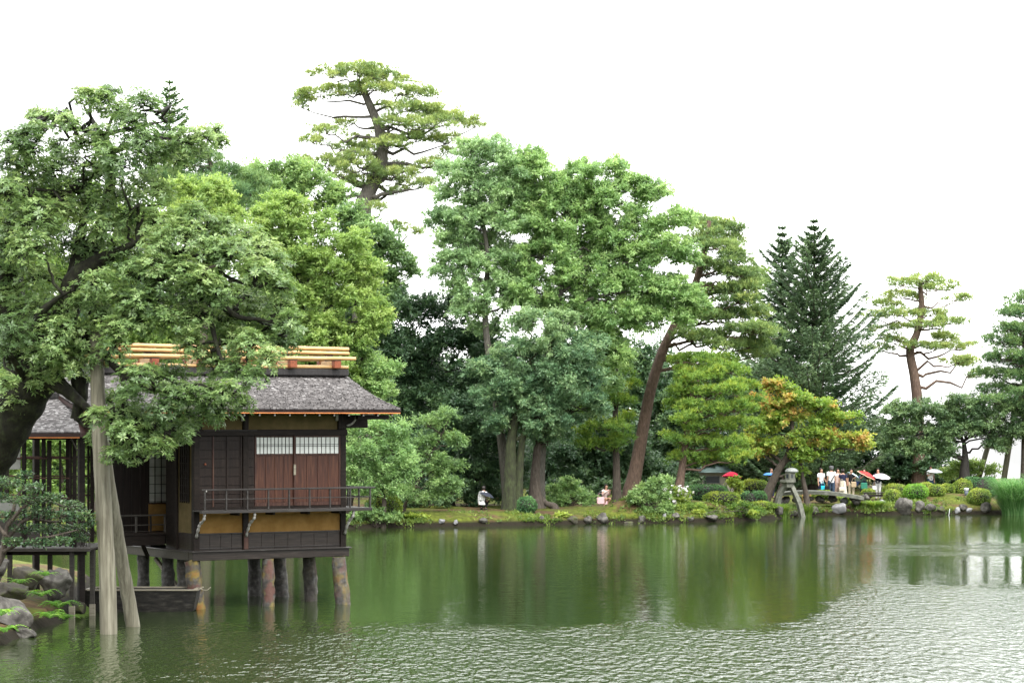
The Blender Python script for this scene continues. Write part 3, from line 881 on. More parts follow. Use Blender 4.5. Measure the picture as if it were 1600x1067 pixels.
pine('tall_pine', 'tallest pine with a broad airy crown high above the other trees', 145, [(566, 800), (566, 560), (566, 345), (574, 305), (590, 272), (597, 240), (592, 200), (578, 165), (563, 130)], .62,
     [(520, 120, 34, 9), (562, 108, 36, 9), (604, 118, 36, 10), (632, 140, 36, 10), (660, 143, 26, 8), (500, 145, 36, 10), (472, 163, 24, 8), (534, 140, 34, 10), (586, 138, 36, 10), (634, 168, 40, 11), (672, 170, 34, 10), (715, 182, 32, 9), (742, 192, 20, 7),
      (512, 205, 30, 9), (490, 221, 26, 8), (550, 226, 36, 10), (570, 213, 24, 8), (626, 193, 34, 10), (672, 198, 38, 10), (650, 216, 34, 10), (697, 218, 32, 9), (712, 234, 22, 7), (508, 254, 36, 10), (482, 261, 24, 8), (547, 248, 36, 10), (565, 264, 32, 9), (600, 258, 32, 10), (620, 272, 34, 9), (668, 258, 30, 8), (644, 279, 30, 8), (660, 291, 22, 7), (597, 328, 20, 8), (556, 282, 30, 8), (540, 190, 20, 7), (610, 228, 30, 9), (530, 270, 26, 8), (690, 182, 30, 9), (585, 120, 34, 9), (616, 300, 18, 6), (640, 362, 16, 4), (620, 350, 14, 5)],
     'pine_needle', 'grey_bark', puff=.38, per=8.5, tufts=24, ln=.25, wdt=.038, tmean=.56)
# --- dark evergreen hollow
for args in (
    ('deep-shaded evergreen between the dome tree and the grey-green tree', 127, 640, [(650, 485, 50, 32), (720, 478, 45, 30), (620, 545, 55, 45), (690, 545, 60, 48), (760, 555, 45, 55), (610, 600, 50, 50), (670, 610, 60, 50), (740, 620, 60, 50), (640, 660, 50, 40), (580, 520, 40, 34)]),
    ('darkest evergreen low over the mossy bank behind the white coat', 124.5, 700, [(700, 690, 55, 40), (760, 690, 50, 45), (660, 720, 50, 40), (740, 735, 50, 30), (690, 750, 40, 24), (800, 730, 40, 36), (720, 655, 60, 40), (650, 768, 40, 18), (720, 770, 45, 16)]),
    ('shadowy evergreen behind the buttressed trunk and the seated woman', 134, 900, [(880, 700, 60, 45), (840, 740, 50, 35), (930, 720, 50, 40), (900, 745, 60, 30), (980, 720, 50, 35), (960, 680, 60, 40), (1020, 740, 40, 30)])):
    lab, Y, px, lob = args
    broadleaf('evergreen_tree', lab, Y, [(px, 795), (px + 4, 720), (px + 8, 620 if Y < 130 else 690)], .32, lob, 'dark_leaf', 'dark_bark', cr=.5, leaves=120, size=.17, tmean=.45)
# --- the central group
broadleaf('slender_tree', 'slender grey-green tree with a bare pale trunk rising through the dark evergreens', 122.5, [(795, 790), (785, 700), (772, 600), (762, 540), (758, 480), (762, 400), (752, 330), (748, 270)], .24,
          [(748, 232, 40, 22), (775, 250, 45, 30), (720, 270, 40, 30), (795, 290, 35, 35), (745, 295, 50, 35), (692, 305, 26, 20), (690, 345, 36, 22), (735, 350, 45, 30), (785, 345, 45, 35), (705, 378, 30, 18), (715, 405, 38, 24), (765, 412, 50, 28), (730, 445, 45, 26), (785, 450, 45, 28), (745, 480, 45, 22), (690, 425, 20, 14), (755, 318, 50, 32, 1), (725, 380, 45, 28, 1), (775, 385, 45, 30, 1), (810, 420, 40, 32, 1), (800, 340, 40, 36, 1), (815, 470, 40, 30, 1), (775, 510, 40, 26, .5)],
          'grey_leaf', 'grey_bark', cr=.36, per=21, leaves=120, size=.14, tmean=.55)
broadleaf('spreading_tree', 'largest light-green tree spreading its crown over the centre of the far bank', 122.8, [(838, 786), (842, 720), (850, 620), (862, 520), (880, 430), (895, 350)], .38,
          [(842, 262, 38, 28), (812, 258, 30, 26), (815, 285, 34, 30), (822, 315, 34, 32), (890, 285, 45, 28), (905, 268, 40, 22), (960, 262, 30, 18), (870, 310, 50, 30), (935, 310, 50, 34), (985, 290, 38, 22), (1020, 305, 38, 26), (1050, 345, 36, 28), (990, 345, 50, 32), (835, 345, 50, 34), (900, 365, 60, 36), (965, 385, 55, 36), (1035, 390, 48, 34), (1068, 405, 28, 26), (850, 400, 60, 36), (915, 430, 65, 36), (990, 440, 60, 36), (1055, 450, 48, 34), (1080, 480, 30, 22), (1050, 495, 46, 24), (830, 450, 50, 36), (880, 480, 50, 30), (960, 490, 60, 34), (1000, 508, 40, 26), (935, 535, 45, 34), (965, 558, 36, 34), (880, 325, 55, 36, 1), (950, 345, 55, 36, 1), (1010, 385, 50, 36, 1), (870, 385, 55, 36, 1), (930, 400, 60, 36, 1), (895, 455, 60, 36, 1), (975, 460, 60, 36, 1), (1030, 470, 50, 34, 1), (920, 500, 55, 34, 1), (945, 600, 40, 34, 1)],
          'fresh_leaf', 'grey_bark', cr=.4, per=19, leaves=125, size=.15, tmean=.5, depth=1.0)
broadleaf('bank_tree', 'blue-green leafy tree on a mossy trunk beside the clipped ball shrub', 120.5, [(797, 790), (798, 730), (800, 680), (815, 620), (830, 560)], .36,
          [(835, 505, 40, 24, -.5, .75), (880, 505, 32, 24, 0, .85), (860, 535, 50, 28, 0, .7), (810, 555, 45, 28, 0, .5), (900, 560, 45, 32), (860, 585, 60, 34), (800, 600, 50, 30), (925, 600, 34, 32), (770, 625, 40, 28), (840, 630, 60, 34), (895, 640, 55, 32), (935, 635, 26, 26), (790, 660, 45, 26), (850, 668, 50, 22), (755, 575, 28, 26), (920, 545, 30, 26), (835, 600, 60, 40, 1), (880, 590, 50, 40, 1), (810, 640, 50, 34, 1)],
          'blue_leaf', 'moss_bark', cr=.36, per=21, leaves=120, size=.13, tmean=.45, extra_trunks=((.24, [(808, 788), (812, 730), (818, 680), (835, 640)]),))
broadleaf('buttressed_tree', 'old brown trunk with spreading surface roots beside the clipped ball shrub', 122, [(838, 789), (836, 750), (840, 700), (846, 640)], .33,
          [(850, 690, 34, 18), (875, 672, 30, 18), (835, 668, 30, 16)], 'blue_leaf', 'bark', cr=.34, per=18, leaves=80, size=.13, tmean=.25,
          extra_trunks=((.16, [(868, 791), (852, 785), (842, 768), (838, 740)]), (.14, [(818, 792), (830, 784), (836, 765)])))
pine('slim_pine', 'slim straight pine beside the seated woman', 126, [(964, 778), (963, 720), (961, 660), (964, 600), (962, 560)], .21,
     [(930, 610, 28, 8), (982, 600, 20, 8), (965, 628, 26, 8), (915, 645, 26, 8), (945, 665, 34, 8), (985, 655, 18, 8), (905, 680, 24, 8), (935, 695, 30, 8), (972, 690, 22, 8), (960, 580, 26, 8)], 'moss_needle', 'bark', tmean=.35)
pine('leaning_pine', 'leaning pine with a thick bare trunk and shelf-like boughs reaching over the maple', 126.5, [(985, 772), (993, 735), (1003, 680), (1016, 612), (1034, 552), (1056, 505), (1082, 455), (1098, 405), (1106, 365), (1108, 345)], .36,
     [(1100, 345, 28, 9), (1130, 352, 30, 9), (1143, 374, 22, 8), (1092, 376, 22, 8), (1120, 385, 26, 8), (1142, 400, 22, 7), (1120, 421, 30, 9), (1150, 428, 28, 8), (1172, 428, 24, 8), (1180, 442, 20, 7), (1115, 452, 34, 9), (1152, 452, 32, 8), (1178, 486, 28, 8), (1140, 490, 34, 9), (1110, 495, 26, 8), (1160, 515, 34, 8), (1192, 520, 24, 8), (1108, 527, 28, 8), (1172, 538, 30, 8), (1188, 550, 26, 8), (1130, 540, 26, 8), (1078, 455, 26, 9), (1086, 492, 26, 9), (1082, 525, 26, 8), (1092, 412, 22, 8), (1150, 470, 30, 8), (1145, 412, 22, 7), (1110, 365, 22, 8)],
     'pine_needle', 'red_bark', puff=.42, per=19, ln=.22, tmean=.34)
pine('low_pine', 'low bushy pine with flat green tiers in front of the leaning pine', 123.5, [(1060, 770), (1068, 715), (1077, 650), (1084, 590)], .22,
     [(1085, 562, 34, 9), (1120, 560, 30, 8), (1074, 578, 23, 9), (1140, 578, 30, 8), (1095, 588, 38, 9), (1064, 600, 23, 9), (1083, 612, 38, 9), (1125, 608, 36, 9), (1165, 602, 26, 8), (1059, 630, 23, 9), (1090, 638, 38, 9), (1140, 636, 36, 9), (1175, 628, 24, 8), (1069, 655, 29, 9), (1105, 664, 38, 9), (1155, 662, 32, 9), (1059, 685, 25, 8), (1088, 690, 36, 9), (1130, 690, 36, 9), (1074, 712, 27, 8), (1115, 715, 36, 8), (1155, 712, 28, 8)],
     'moss_needle', 'red_bark', puff=.36, per=14, ln=.2, tmean=.45)
# --- firs, pines and broadleaves beyond the people
fir('fir_tree', 'taller of the twin firs, its bare boughs sweeping out over the umbrellas', 147, 1272, 345, 742, [(345, 1), (358, 6), (370, 13), (400, 30), (450, 52), (500, 68), (560, 96), (600, 118), (650, 132), (700, 138), (742, 120)], r0=.36, size=.27, rise=.62, arms=8, cards=135, step=.44)
fir('fir_tree', 'shorter of the twin firs, standing next to the leaning pine', 150, 1222, 355, 742, [(355, 1), (368, 6), (380, 14), (420, 30), (460, 42), (520, 52), (600, 70), (680, 90), (742, 95)], r0=.32, size=.27, rise=.6, arms=7, cards=135, step=.44)
pine('red_pine', 'red-barked pine with an open rounded crown against the white sky', 150, [(1436, 770), (1434, 640), (1429, 590), (1422, 548), (1433, 520), (1440, 482), (1438, 450), (1438, 440)], .36,
     [(1440, 437, 28, 7), (1408, 443, 26, 7), (1472, 446, 28, 7), (1496, 464, 22, 7), (1380, 474, 26, 8), (1416, 460, 28, 7), (1366, 492, 20, 7), (1408, 490, 28, 7), (1452, 488, 30, 7), (1480, 502, 28, 7), (1440, 508, 28, 7), (1400, 532, 24, 7), (1424, 540, 24, 7), (1480, 526, 28, 8), (1505, 540, 26, 8), (1518, 566, 22, 7), (1494, 562, 24, 7), (1531, 584, 16, 6), (1386, 512, 24, 7), (1462, 542, 22, 6), (1378, 545, 18, 6)],
     'pine_needle', 'red_bark', puff=.38, per=8.5, ln=.25, wdt=.038, tmean=.55)
pine('tiered_pine', 'dense tiered pine rising behind the tall grass clump', 140, [(1604, 760), (1603, 640), (1602, 540), (1604, 465)], .3,
     [(1602, 466, 26, 9), (1575, 488, 26, 9), (1610, 490, 30, 9), (1570, 512, 22, 8), (1600, 514, 34, 9), (1560, 530, 24, 8), (1592, 538, 34, 9), (1640, 530, 34, 9), (1575, 558, 34, 9), (1615, 562, 36, 9), (1555, 582, 28, 8), (1595, 586, 38, 9), (1645, 580, 36, 9), (1565, 608, 30, 9), (1610, 612, 40, 9), (1550, 625, 22, 7), (1590, 634, 34, 8), (1640, 630, 40, 9)],
     'deep_needle', 'bark', puff=.4, per=13, ln=.22)
broadleaf('shade_tree', 'dark-green spreading tree forking low behind the clipped domes', 140, [(1508, 762), (1507, 735), (1508, 715), (1506, 690)], .36,
          [(1412, 642, 36, 20), (1455, 645, 40, 22), (1500, 632, 36, 18), (1545, 640, 42, 22), (1590, 645, 40, 24), (1395, 668, 28, 22), (1430, 675, 42, 24), (1480, 675, 42, 24), (1540, 670, 46, 24), (1595, 672, 40, 20), (1400, 698, 34, 20), (1450, 702, 44, 20), (1550, 690, 34, 14), (1500, 655, 46, 22), (1630, 660, 40, 22)],
          'deep_leaf', 'dark_bark', cr=.42, per=19, leaves=125, size=.14, tmean=.6, tvar=.35)
for lab, Y, px, lob in (
    ('dark tree closing the view behind the standing group', 153, 1330, [(1320, 680, 55, 40), (1370, 700, 50, 40), (1285, 715, 45, 34), (1330, 730, 55, 28), (1390, 735, 55, 24), (1270, 660, 50, 40), (1300, 750, 60, 14)]),
    ('dark tree behind the lone white umbrella', 151, 1430, [(1420, 725, 50, 30), (1465, 735, 45, 28), (1400, 745, 45, 22), (1450, 700, 50, 28), (1490, 750, 30, 18)]),
    ('dark tree behind the pink umbrella and trimmed hedges', 152, 1150, [(1140, 700, 55, 36), (1190, 705, 50, 36), (1100, 715, 50, 34), (1160, 735, 60, 22), (1080, 740, 40, 22), (1210, 735, 40, 22)])):
    broadleaf('evergreen_tree', lab, Y, [(px, 778), (px + 3, 740), (px + 8, 690)], .3, lob, 'deep_leaf', 'dark_bark', cr=.48, leaves=110, size=.18, tmean=.2)
broadleaf('turning_maple', 'maple turning orange, leaning over the stone lantern', 128.8, [(1190, 798), (1202, 765), (1216, 735), (1230, 712), (1238, 680), (1236, 640)], .27,
          [(1212, 606, 26, 14, 0, 0.50), (1245, 626, 36, 15, 0, 0.36), (1200, 632, 34, 16, 0, 0.50), (1285, 632, 30, 13, 0, 0.32), (1225, 655, 44, 16, 0, 0.36), (1300, 652, 38, 10, 0, 0.28), (1190, 668, 32, 12, 0, 0.49), (1270, 675, 46, 11, 0, 0.25), (1328, 682, 30, 9, 0, 0.50), (1225, 692, 44, 11, 0, 0.28), (1300, 695, 44, 9, 0, 0.41), (1195, 706, 26, 10, 0, 0.53), (1260, 712, 36, 9, 0, 0.28), (1345, 692, 16, 6, 0, 0.56), (1248, 735, 20, 7, 0, 0.08), (1170, 690, 22, 10, 0, 0.32)],
          'maple_leaf', 'bark', cr=.36, per=30, leaves=75, size=.14, aspect=.8, flat=.6, tvar=.5, upn=.9, tmean=.4, extra_trunks=((.16, [(1262, 792), (1258, 765), (1252, 735), (1248, 700)]), (.14, [(1206, 800), (1214, 775), (1226, 742)])))
# --- small trees on the bank beside the teahouse
broadleaf('bank_maple', 'bright green maple hanging over the balcony corner', 114.5, [(598, 812), (600, 780), (590, 740), (580, 700)], .13,
          [(560, 668, 34, 20), (598, 672, 40, 22), (575, 702, 48, 24), (618, 705, 36, 24), (555, 735, 36, 24), (600, 738, 44, 26), (630, 742, 26, 20), (570, 765, 40, 16), (612, 765, 34, 14)], 'fresh_leaf', 'bark', cr=.4, per=24, leaves=110, size=.12, tmean=.4, flat=.8)
broadleaf('leaning_sapling', 'young tree with a thin leaning trunk on the mossy bank beside the dome shrub', 117, [(628, 806), (636, 782), (652, 755), (665, 725), (684, 690), (702, 655)], .10,
          [(668, 660, 30, 14), (700, 650, 30, 12), (690, 685, 36, 14), (655, 692, 30, 14), (715, 690, 20, 10), (676, 716, 36, 14), (705, 730, 30, 16), (650, 728, 26, 14), (690, 752, 36, 16), (668, 775, 30, 12), (708, 765, 22, 12), (640, 765, 20, 12)], 'green_leaf', 'bark', cr=.34, per=24, leaves=80, size=.12, tmean=.5, flat=.7)
broadleaf('leafy_tree', 'fresh green tree rising just behind the gable end of the roof', 117, [(540, 815), (556, 720), (552, 640)], .2,
          [(505, 540, 38, 22), (545, 530, 34, 18), (560, 560, 40, 26), (592, 578, 32, 24), (530, 575, 40, 28), (575, 605, 44, 26), (540, 625, 44, 28), (600, 615, 22, 18), (590, 640, 34, 18), (480, 560, 40, 24)], 'fresh_leaf', 'bark', cr=.36, per=22, leaves=115, size=.14, tmean=.6)

# --- dim trees closing the back of the garden: one tree and its copies
reseed(41)
back = broadleaf('background_tree', 'dim green tree at the back of the garden', 158, [(620, 775), (622, 720), (618, 640)], .28,
          [(600, 560, 45, 34), (650, 565, 40, 32), (620, 600, 60, 36), (580, 620, 45, 34), (665, 625, 45, 34), (620, 650, 60, 36), (580, 680, 45, 34), (660, 685, 50, 34), (620, 710, 60, 30), (570, 735, 45, 24), (670, 738, 45, 24), (620, 752, 50, 18)], 'deep_leaf', 'dark_bark', cr=.62, per=11, leaves=95, size=.24, tmean=.35, group='dim trees at the back of the garden')
def copy_tree(o, loc, rz_=0.0, sc=(1, 1, 1)):
    c = o.copy(); COL.objects.link(c); c.location = loc; c.rotation_euler = (0, 0, rz_); c.scale = sc
    for ch in o.children:
        d = ch.copy(); COL.objects.link(d); d.parent = c
    return c
for i, (px, Y, sc) in enumerate(((-60, 140, 1.25), (30, 146, 1.35), (110, 142, 1.15), (190, 150, 1.45), (260, 144, 1.2), (330, 152, 1.4), (400, 146, 1.3), (470, 152, 1.45), (540, 148, 1.25), (700, 157, .9), (770, 150, .95), (850, 156, 1.0), (920, 150, .95), (990, 158, 1.0), (1060, 150, .85), (1130, 160, .9), (1200, 160, .85))):
    copy_tree(back, ground_base(px, Y), i * 1.7, (sc, sc, sc))
# ================================================================== TEAHOUSE ON STONE PILLARS
reseed(23)
def copy_part(o, parent, loc):
    c = o.copy(); COL.objects.link(c); c.parent = parent; c.location = loc
    return c

# lichen-covered stone for the pillars
m, nt, bs = new_mat('lichen_stone')
t = nt.nodes.new('ShaderNodeTexCoord')
na = nt.nodes.new('ShaderNodeTexNoise'); na.inputs['Scale'].default_value = 9; na.inputs['Detail'].default_value = 8
nb = nt.nodes.new('ShaderNodeTexNoise'); nb.inputs['Scale'].default_value = 2.6; nb.inputs['Detail'].default_value = 5
nt.links.new(t.outputs['Object'], na.inputs['Vector']); nt.links.new(t.outputs['Object'], nb.inputs['Vector'])
ra = ramp(nt, [(.3, (.018, .017, .015)), (.55, (.055, .052, .047)), (.78, (.13, .125, .12))])
rb = ramp(nt, [(.40, (.085, .035, .026)), (.48, (.085, .07, .035)), (.55, (.15, .11, .02)), (.68, (.20, .07, .012))])
nt.links.new(na.outputs['Fac'], ra.inputs['Fac']); nt.links.new(nb.outputs['Fac'], rb.inputs['Fac'])
at = nt.nodes.new('ShaderNodeObjectInfo')
mk = nt.nodes.new('ShaderNodeMapRange'); mk.inputs['From Min'].default_value = .42; mk.inputs['From Max'].default_value = .56
nc = nt.nodes.new('ShaderNodeTexNoise'); nc.inputs['Scale'].default_value = 4.0; nc.inputs['Detail'].default_value = 7
nt.links.new(t.outputs['Object'], nc.inputs['Vector']); nt.links.new(nc.outputs['Fac'], mk.inputs['Value'])
mulf = nt.nodes.new('ShaderNodeMath'); mulf.operation = 'MULTIPLY'
sepc = nt.nodes.new('ShaderNodeSeparateColor'); nt.links.new(at.outputs['Color'], sepc.inputs[0])
nt.links.new(mk.outputs[0], mulf.inputs[0]); nt.links.new(sepc.outputs[0], mulf.inputs[1])      # how much lichen this stone carries
mx = nt.nodes.new('ShaderNodeMix'); mx.data_type = 'RGBA'
nt.links.new(mulf.outputs[0], mx.inputs[0]); nt.links.new(ra.outputs[0], mx.inputs[6]); nt.links.new(rb.outputs[0], mx.inputs[7])
nt.links.new(mx.outputs[2], bs.inputs['Base Color']); bs.inputs['Roughness'].default_value = .8
bp = nt.nodes.new('ShaderNodeBump'); bp.inputs['Strength'].default_value = .8; bp.inputs['Distance'].default_value = .03
nt.links.new(na.outputs['Fac'], bp.inputs['Height']); nt.links.new(bp.outputs[0], bs.inputs['Normal'])
M['lichen'] = m
# wet shingles: grey wood weathered light and dark, shiny with rain
m, nt, bs = new_mat('shingle')
at = nt.nodes.new('ShaderNodeAttribute'); at.attribute_name = 'tint'
r = ramp(nt, [(0.0, (.020, .017, .0165)), (.35, (.078, .071, .069)), (.65, (.165, .157, .154)), (1.0, (.31, .30, .297))])
nt.links.new(at.outputs['Fac'], r.inputs['Fac']); nt.links.new(r.outputs[0], bs.inputs['Base Color'])
bs.inputs['Roughness'].default_value = .4; set_spec(bs, .35)
M['shingle'] = m

M['screen_paper'] = noise_mat('screen_paper', [(.3, (.26, .26, .23)), (.7, (.36, .36, .33))], (1, 1, 1), 3, 4, .9)
TH = math.radians(32)
YC = 64.5
C0 = np.array([(303 - 800) / FPX * YC, YC])
UX = np.array([math.cos(TH), math.sin(TH)]); VX = np.array([-math.sin(TH), math.cos(TH)])
tea = empty('teahouse', (C0[0], C0[1], 0), TH)
tag(tea, 'dark timber teahouse on lichened stone pillars in the water, shingled roof with bamboo ridge', 'teahouse')
def t_at(px, v=0.0):
    """Distance along the front, from the near corner, of what is seen in column px (v behind the front)."""
    k = (px - 800) / FPX
    x0, y0 = C0 + VX * v
    return (k * y0 - x0) / (UX[0] - k * UX[1])
def s_at(px, u=0.0):
    """Distance back along the side, from the near corner."""
    k = (px - 800) / FPX
    x0, y0 = C0 + UX * u
    return (k * y0 - x0) / (VX[0] - k * VX[1])

T_END = t_at(541)                # 4.35 m front
T_R0 = t_at(529)
Z_B0, Z_B1 = 1.22, 1.43          # sill beam
Z_OC0, Z_OC1 = 1.90, 2.43        # ochre band
Z_DK0, Z_DK1 = 2.43, 2.50        # balcony deck
Z_RAIL = 3.02
Z_LN0, Z_LN1 = 4.36, 4.52        # lintel
Z_EV = 4.95
D_BODY = 4.8

def tb(name, mat, x0, x1, y0, y1, z0, z1, parent=None, bev=.008):
    return MB().box(x0, x1, y0, y1, z0, z1, bev).build(name, M[mat], parent or tea)

# sill beams and floor
tb('sill_beam', 'base_timber', -.08, T_END + .04, -.10, .14, Z_B0, Z_B1)
tb('sill_beam', 'base_timber', -.081, .14, .145, D_BODY, Z_B0 + .002, Z_B1 - .002)
tb('sill_beam', 'base_timber', T_END - .14, T_END + .039, .145, D_BODY, Z_B0 + .002, Z_B1 - .002)
tb('sill_cap', 'wet_rail', -.13, T_END + .09, -.16, .02, Z_B1 + .001, Z_B1 + .035)
tb('sill_cap', 'wet_rail', -.14, .02, .023, D_BODY, Z_B1 + .001, Z_B1 + .033)
tb('floor', 'deck_wood', .15, T_END - .15, .15, D_BODY, Z_B0 + .03, Z_B1 - .03, bev=0)
for k in range(4):
    tb('joist', 'old_timber', .145, T_END - .145, .9 + k * 1.1, 1.0 + k * 1.1, Z_B0 - .02, Z_B0 + .028, bev=0)
# posts
PW = .16
for (x, y) in ((0, 0), (t_at(380), 0), (T_END - PW, 0), (0, 1.06), (T_END - PW, 2.2), (0, D_BODY - PW), (T_END - PW, D_BODY - PW)):
    tb('post', 'old_timber', x, x + PW, y, y + PW, Z_B1 + .001, 4.97)
# lower wall: boards and ochre plaster either side of the middle post
tm = t_at(380)
for a, b in ((PW, tm), (tm + PW, T_END - PW)):
    nb_ = 4 if b - a < 1.6 else 7
    w = (b - a) / nb_
    for i in range(nb_):
        tb('skirting_board', 'base_timber', a + i * w + .003, a + (i + 1) * w - .003, .05, .08, Z_B1, Z_OC0 - .03, bev=.004)
    tb('rail_moulding', 'wet_rail', a, b, .02, .09, Z_OC0 - .028, Z_OC0, bev=.004)
    tb('plaster_panel', 'ochre', a, b, .06, .12, Z_OC0 + .001, Z_OC1 + .1, bev=0)
    tb('board_moulding', 'wet_rail', a, b, .025, .049, Z_B1 + .08, Z_B1 + .10, bev=.003)
tb('post_cladding', 'red_stile', tm + .02, tm + PW - .02, -.02, -.001, Z_B1 + .04, Z_OC0 + .05)
# upper wall
tb('lintel', 'old_timber', -.02, T_END + .02, -.03, .13, Z_LN0, Z_LN1)
tb('lintel_drip', 'wet_rail', PW + .1, t_at(400), -.06, -.031, Z_LN1 - .03, Z_LN1 - .01, bev=.004)
for a, b in ((PW, tm), (tm + PW, T_END - PW)):
    tb('plaster_panel', 'ochre_shaded', a, b, .05, .11, Z_LN1 + .001, 4.98, bev=0)
tb('head_beam', 'old_timber', -.9, T_END + 1.0, -.02, .14, 4.99, 5.12)
tb('floor_plate', 'old_timber', PW, T_END - PW, .02, .14, Z_DK1 - .02, Z_DK1 + .06)
# lattice shutter of the first bay: solid boards crossed by bars
a, b = PW, t_at(399)
z0, z1 = Z_DK1 + .06, Z_LN0
nb_ = 4; w = (b - a) / nb_
for i in range(nb_):
    tb('shutter_board', 'shutter', a + i * w + .004, a + (i + 1) * w - .004, .05, .075, z0, z1, bev=.004)
    tb('shutter_stile', 'red_stile' if i == 1 else 'shutter', a + i * w - .02, a + i * w + .02, .025, .049, z0, z1, bev=.004)
for i in range(8):
    z = z0 + (i + .5) * (z1 - z0) / 8
    tb('shutter_bar', 'shutter', a + .022, b, .032, .0485, z - .012, z + .012, bev=.003)
tb('red_knob', 'ridge_block', t_at(321) - .02, t_at(321) + .03, .0, .04, 3.62, 3.67)
# two doors of red-brown boards with paper windows on top
def door(a, b, y):
    d = MB().box(a, b, y + .02, y + .045, z0, z1, 0).build('door', M['red_stile'], tea)
    zs0, zs1 = 3.90, 4.32
    st = .05
    for xa, xb, za, zb in ((a, a + st, z0, z1), (b - st, b, z0, z1), (a + st + .002, b - st - .002, z1 - .04, z1), (a + st + .002, b - st - .002, zs0 - .05, zs0), (a + st + .002, b - st - .002, z0, z0 + .09)):
        tb('door_rail', 'red_stile', xa, xb, y - .012, y + .0195, za, zb, d, .004)
    n = 4; w = (b - a - 2 * st) / n
    for i in range(n):
        q = RNG.uniform(-.003, .003)
        tb('plank', 'red_board', a + st + i * w + .003, a + st + (i + 1) * w - .003, y + .002 + q, y + .0195, z0 + .092, zs0 - .052, d, .004)
    tb('paper_pane', 'paper', a + st + .003, b - st - .003, y + .008, y + .0195, zs0 + .001, z1 - .041, d, 0)
    n = 10; w = (b - a - 2 * st) / n
    for i in range(n + 1):
        x = a + st + i * w
        tb('lattice_bar', 'old_timber', x - .007, x + .007, y - .004, y + .0075, zs0 + .001, z1 - .041, d, 0)
    for z in (zs0 + .19, zs0 + .235):
        tb('lattice_bar', 'old_timber', a + st + .003, b - st - .003, y - .002, y + .007, z - .006, z + .006, d, 0)
    return d
door(t_at(399.5), t_at(462), .06); door(t_at(460), T_END - PW - .002, .02)
tb('door_worn_patch', 'pale_plank', t_at(459), t_at(462.5), -.002, .006, 3.35, 3.62)
# side wall towards the corridor
s1, s2, s3 = 1.06, 1.75, D_BODY
tb('plaster_panel', 'ochre_shaded', .06, .12, PW, s1, Z_OC0, 4.98, bev=0)
for i in range(3):
    w = (s1 - PW) / 3
    tb('skirting_board', 'base_timber', .05, .08, PW + i * w + .003, PW + (i + 1) * w - .003, Z_B1, Z_OC0 - .002, bev=.003)
lw = tb('lattice_window', 'old_timber', .045, .059, PW + .22, s1 - .16, 2.70, 4.25, bev=0)
for i in range(5):
    y = PW + .22 + i * (s1 - .38 - PW) / 4
    tb('lattice_bar', 'old_timber', .02, .045, y - .01, y + .01, 2.66, 4.29, lw, 0)
for i in range(9):
    z = 2.72 + i * 1.51 / 8
    tb('lattice_bar', 'old_timber', .022, .043, PW + .2, s1 - .14, z - .009, z + .009, lw, 0)
tb('paper_pane', 'plaster', .0455, .0475, PW + .23, s1 - .17, 2.71, 4.24, lw, 0)
tb('boarded_wall', 'old_timber', .02, .10, s1 + PW, s2, Z_B1 + .001, 4.98)
# side veranda: boarded wall, paper screen and a low rail, all facing the pond
VW = 2.62
for i in range(5):
    x = -1.25 + i * .235
    tb('wall_board', 'shutter', x + .003, x + .232, VW, VW + .05, 1.88, 4.98, bev=.005)
tb('wall_board', 'shutter', .47, .70, VW, VW + .05, 1.88, 4.98, bev=.005)
sh = tb('paper_screen', 'screen_paper', -.07, .465, VW + .015, VW + .04, 2.62, 4.45, bev=0)
for i in range(4):
    x = -.07 + i * .535 / 3
    tb('lattice_bar', 'old_timber', x - (.018 if i in (0, 3) else .008), x + (.018 if i in (0, 3) else .008), VW - .005, VW + .0145, 2.60, 4.47, sh, 0)
for i in range(9):
    z = 2.64 + i * 1.80 / 8
    tb('lattice_bar', 'old_timber', -.05, .445, VW, VW + .014, z - .007, z + .007, sh, 0)
tb('screen_head', 'old_timber', -.07, .465, VW - .002, VW + .05, 4.471, 4.98)
tb('plaster_panel', 'ochre', -.07, .465, VW + .01, VW + .04, 1.88, 2.575, bev=0)
tb('screen_sill', 'red_board', -.09, .485, VW - .03, VW + .045, 2.577, 2.6)
tb('veranda_floor', 'old_timber', -1.27, .72, s2 - .02, VW - .001, 1.80, 1.875)
tb('veranda_apron', 'old_timber', -1.26, -.001, s2, s2 + .04, 1.55, 1.799)
vr = tb('veranda_rail', 'deck_wood', -1.27, .02, s2 - .03, s2 + .03, 2.30, 2.345)
tb('lower_rail', 'deck_wood', -1.25, .0, s2 - .015, s2 + .015, 2.06, 2.09, vr)
for i in range(4):
    x = -1.23 + i * .40
    tb('baluster', 'deck_wood' if i % 2 else 'old_timber', x, x + .05, s2 - .025, s2 + .025, 1.876, 2.299, vr)
for x in (-1.2, -.6):
    MB().beam((x, s2 + .06, 1.56), (x + .3, s2 + .4, Z_B1 - .2), .07, .09).build('veranda_strut', M['old_timber'], tea)
tb('boarded_wall', 'old_timber', .70, .76, s2, VW - .001, 1.88, 4.98)
tb('boarded_wall', 'old_timber', .0, .06, VW + .052, s3 - PW, Z_B1 + .04, 4.98)
# far walls (gable side and back)
tb('boarded_wall', 'old_timber', T_END - .12, T_END - .05, PW, D_BODY, Z_B1 + .001, 4.98)
tb('boarded_wall', 'old_timber', PW, T_END - PW, D_BODY - .1, D_BODY - .04, Z_B1 + .001, 4.98)
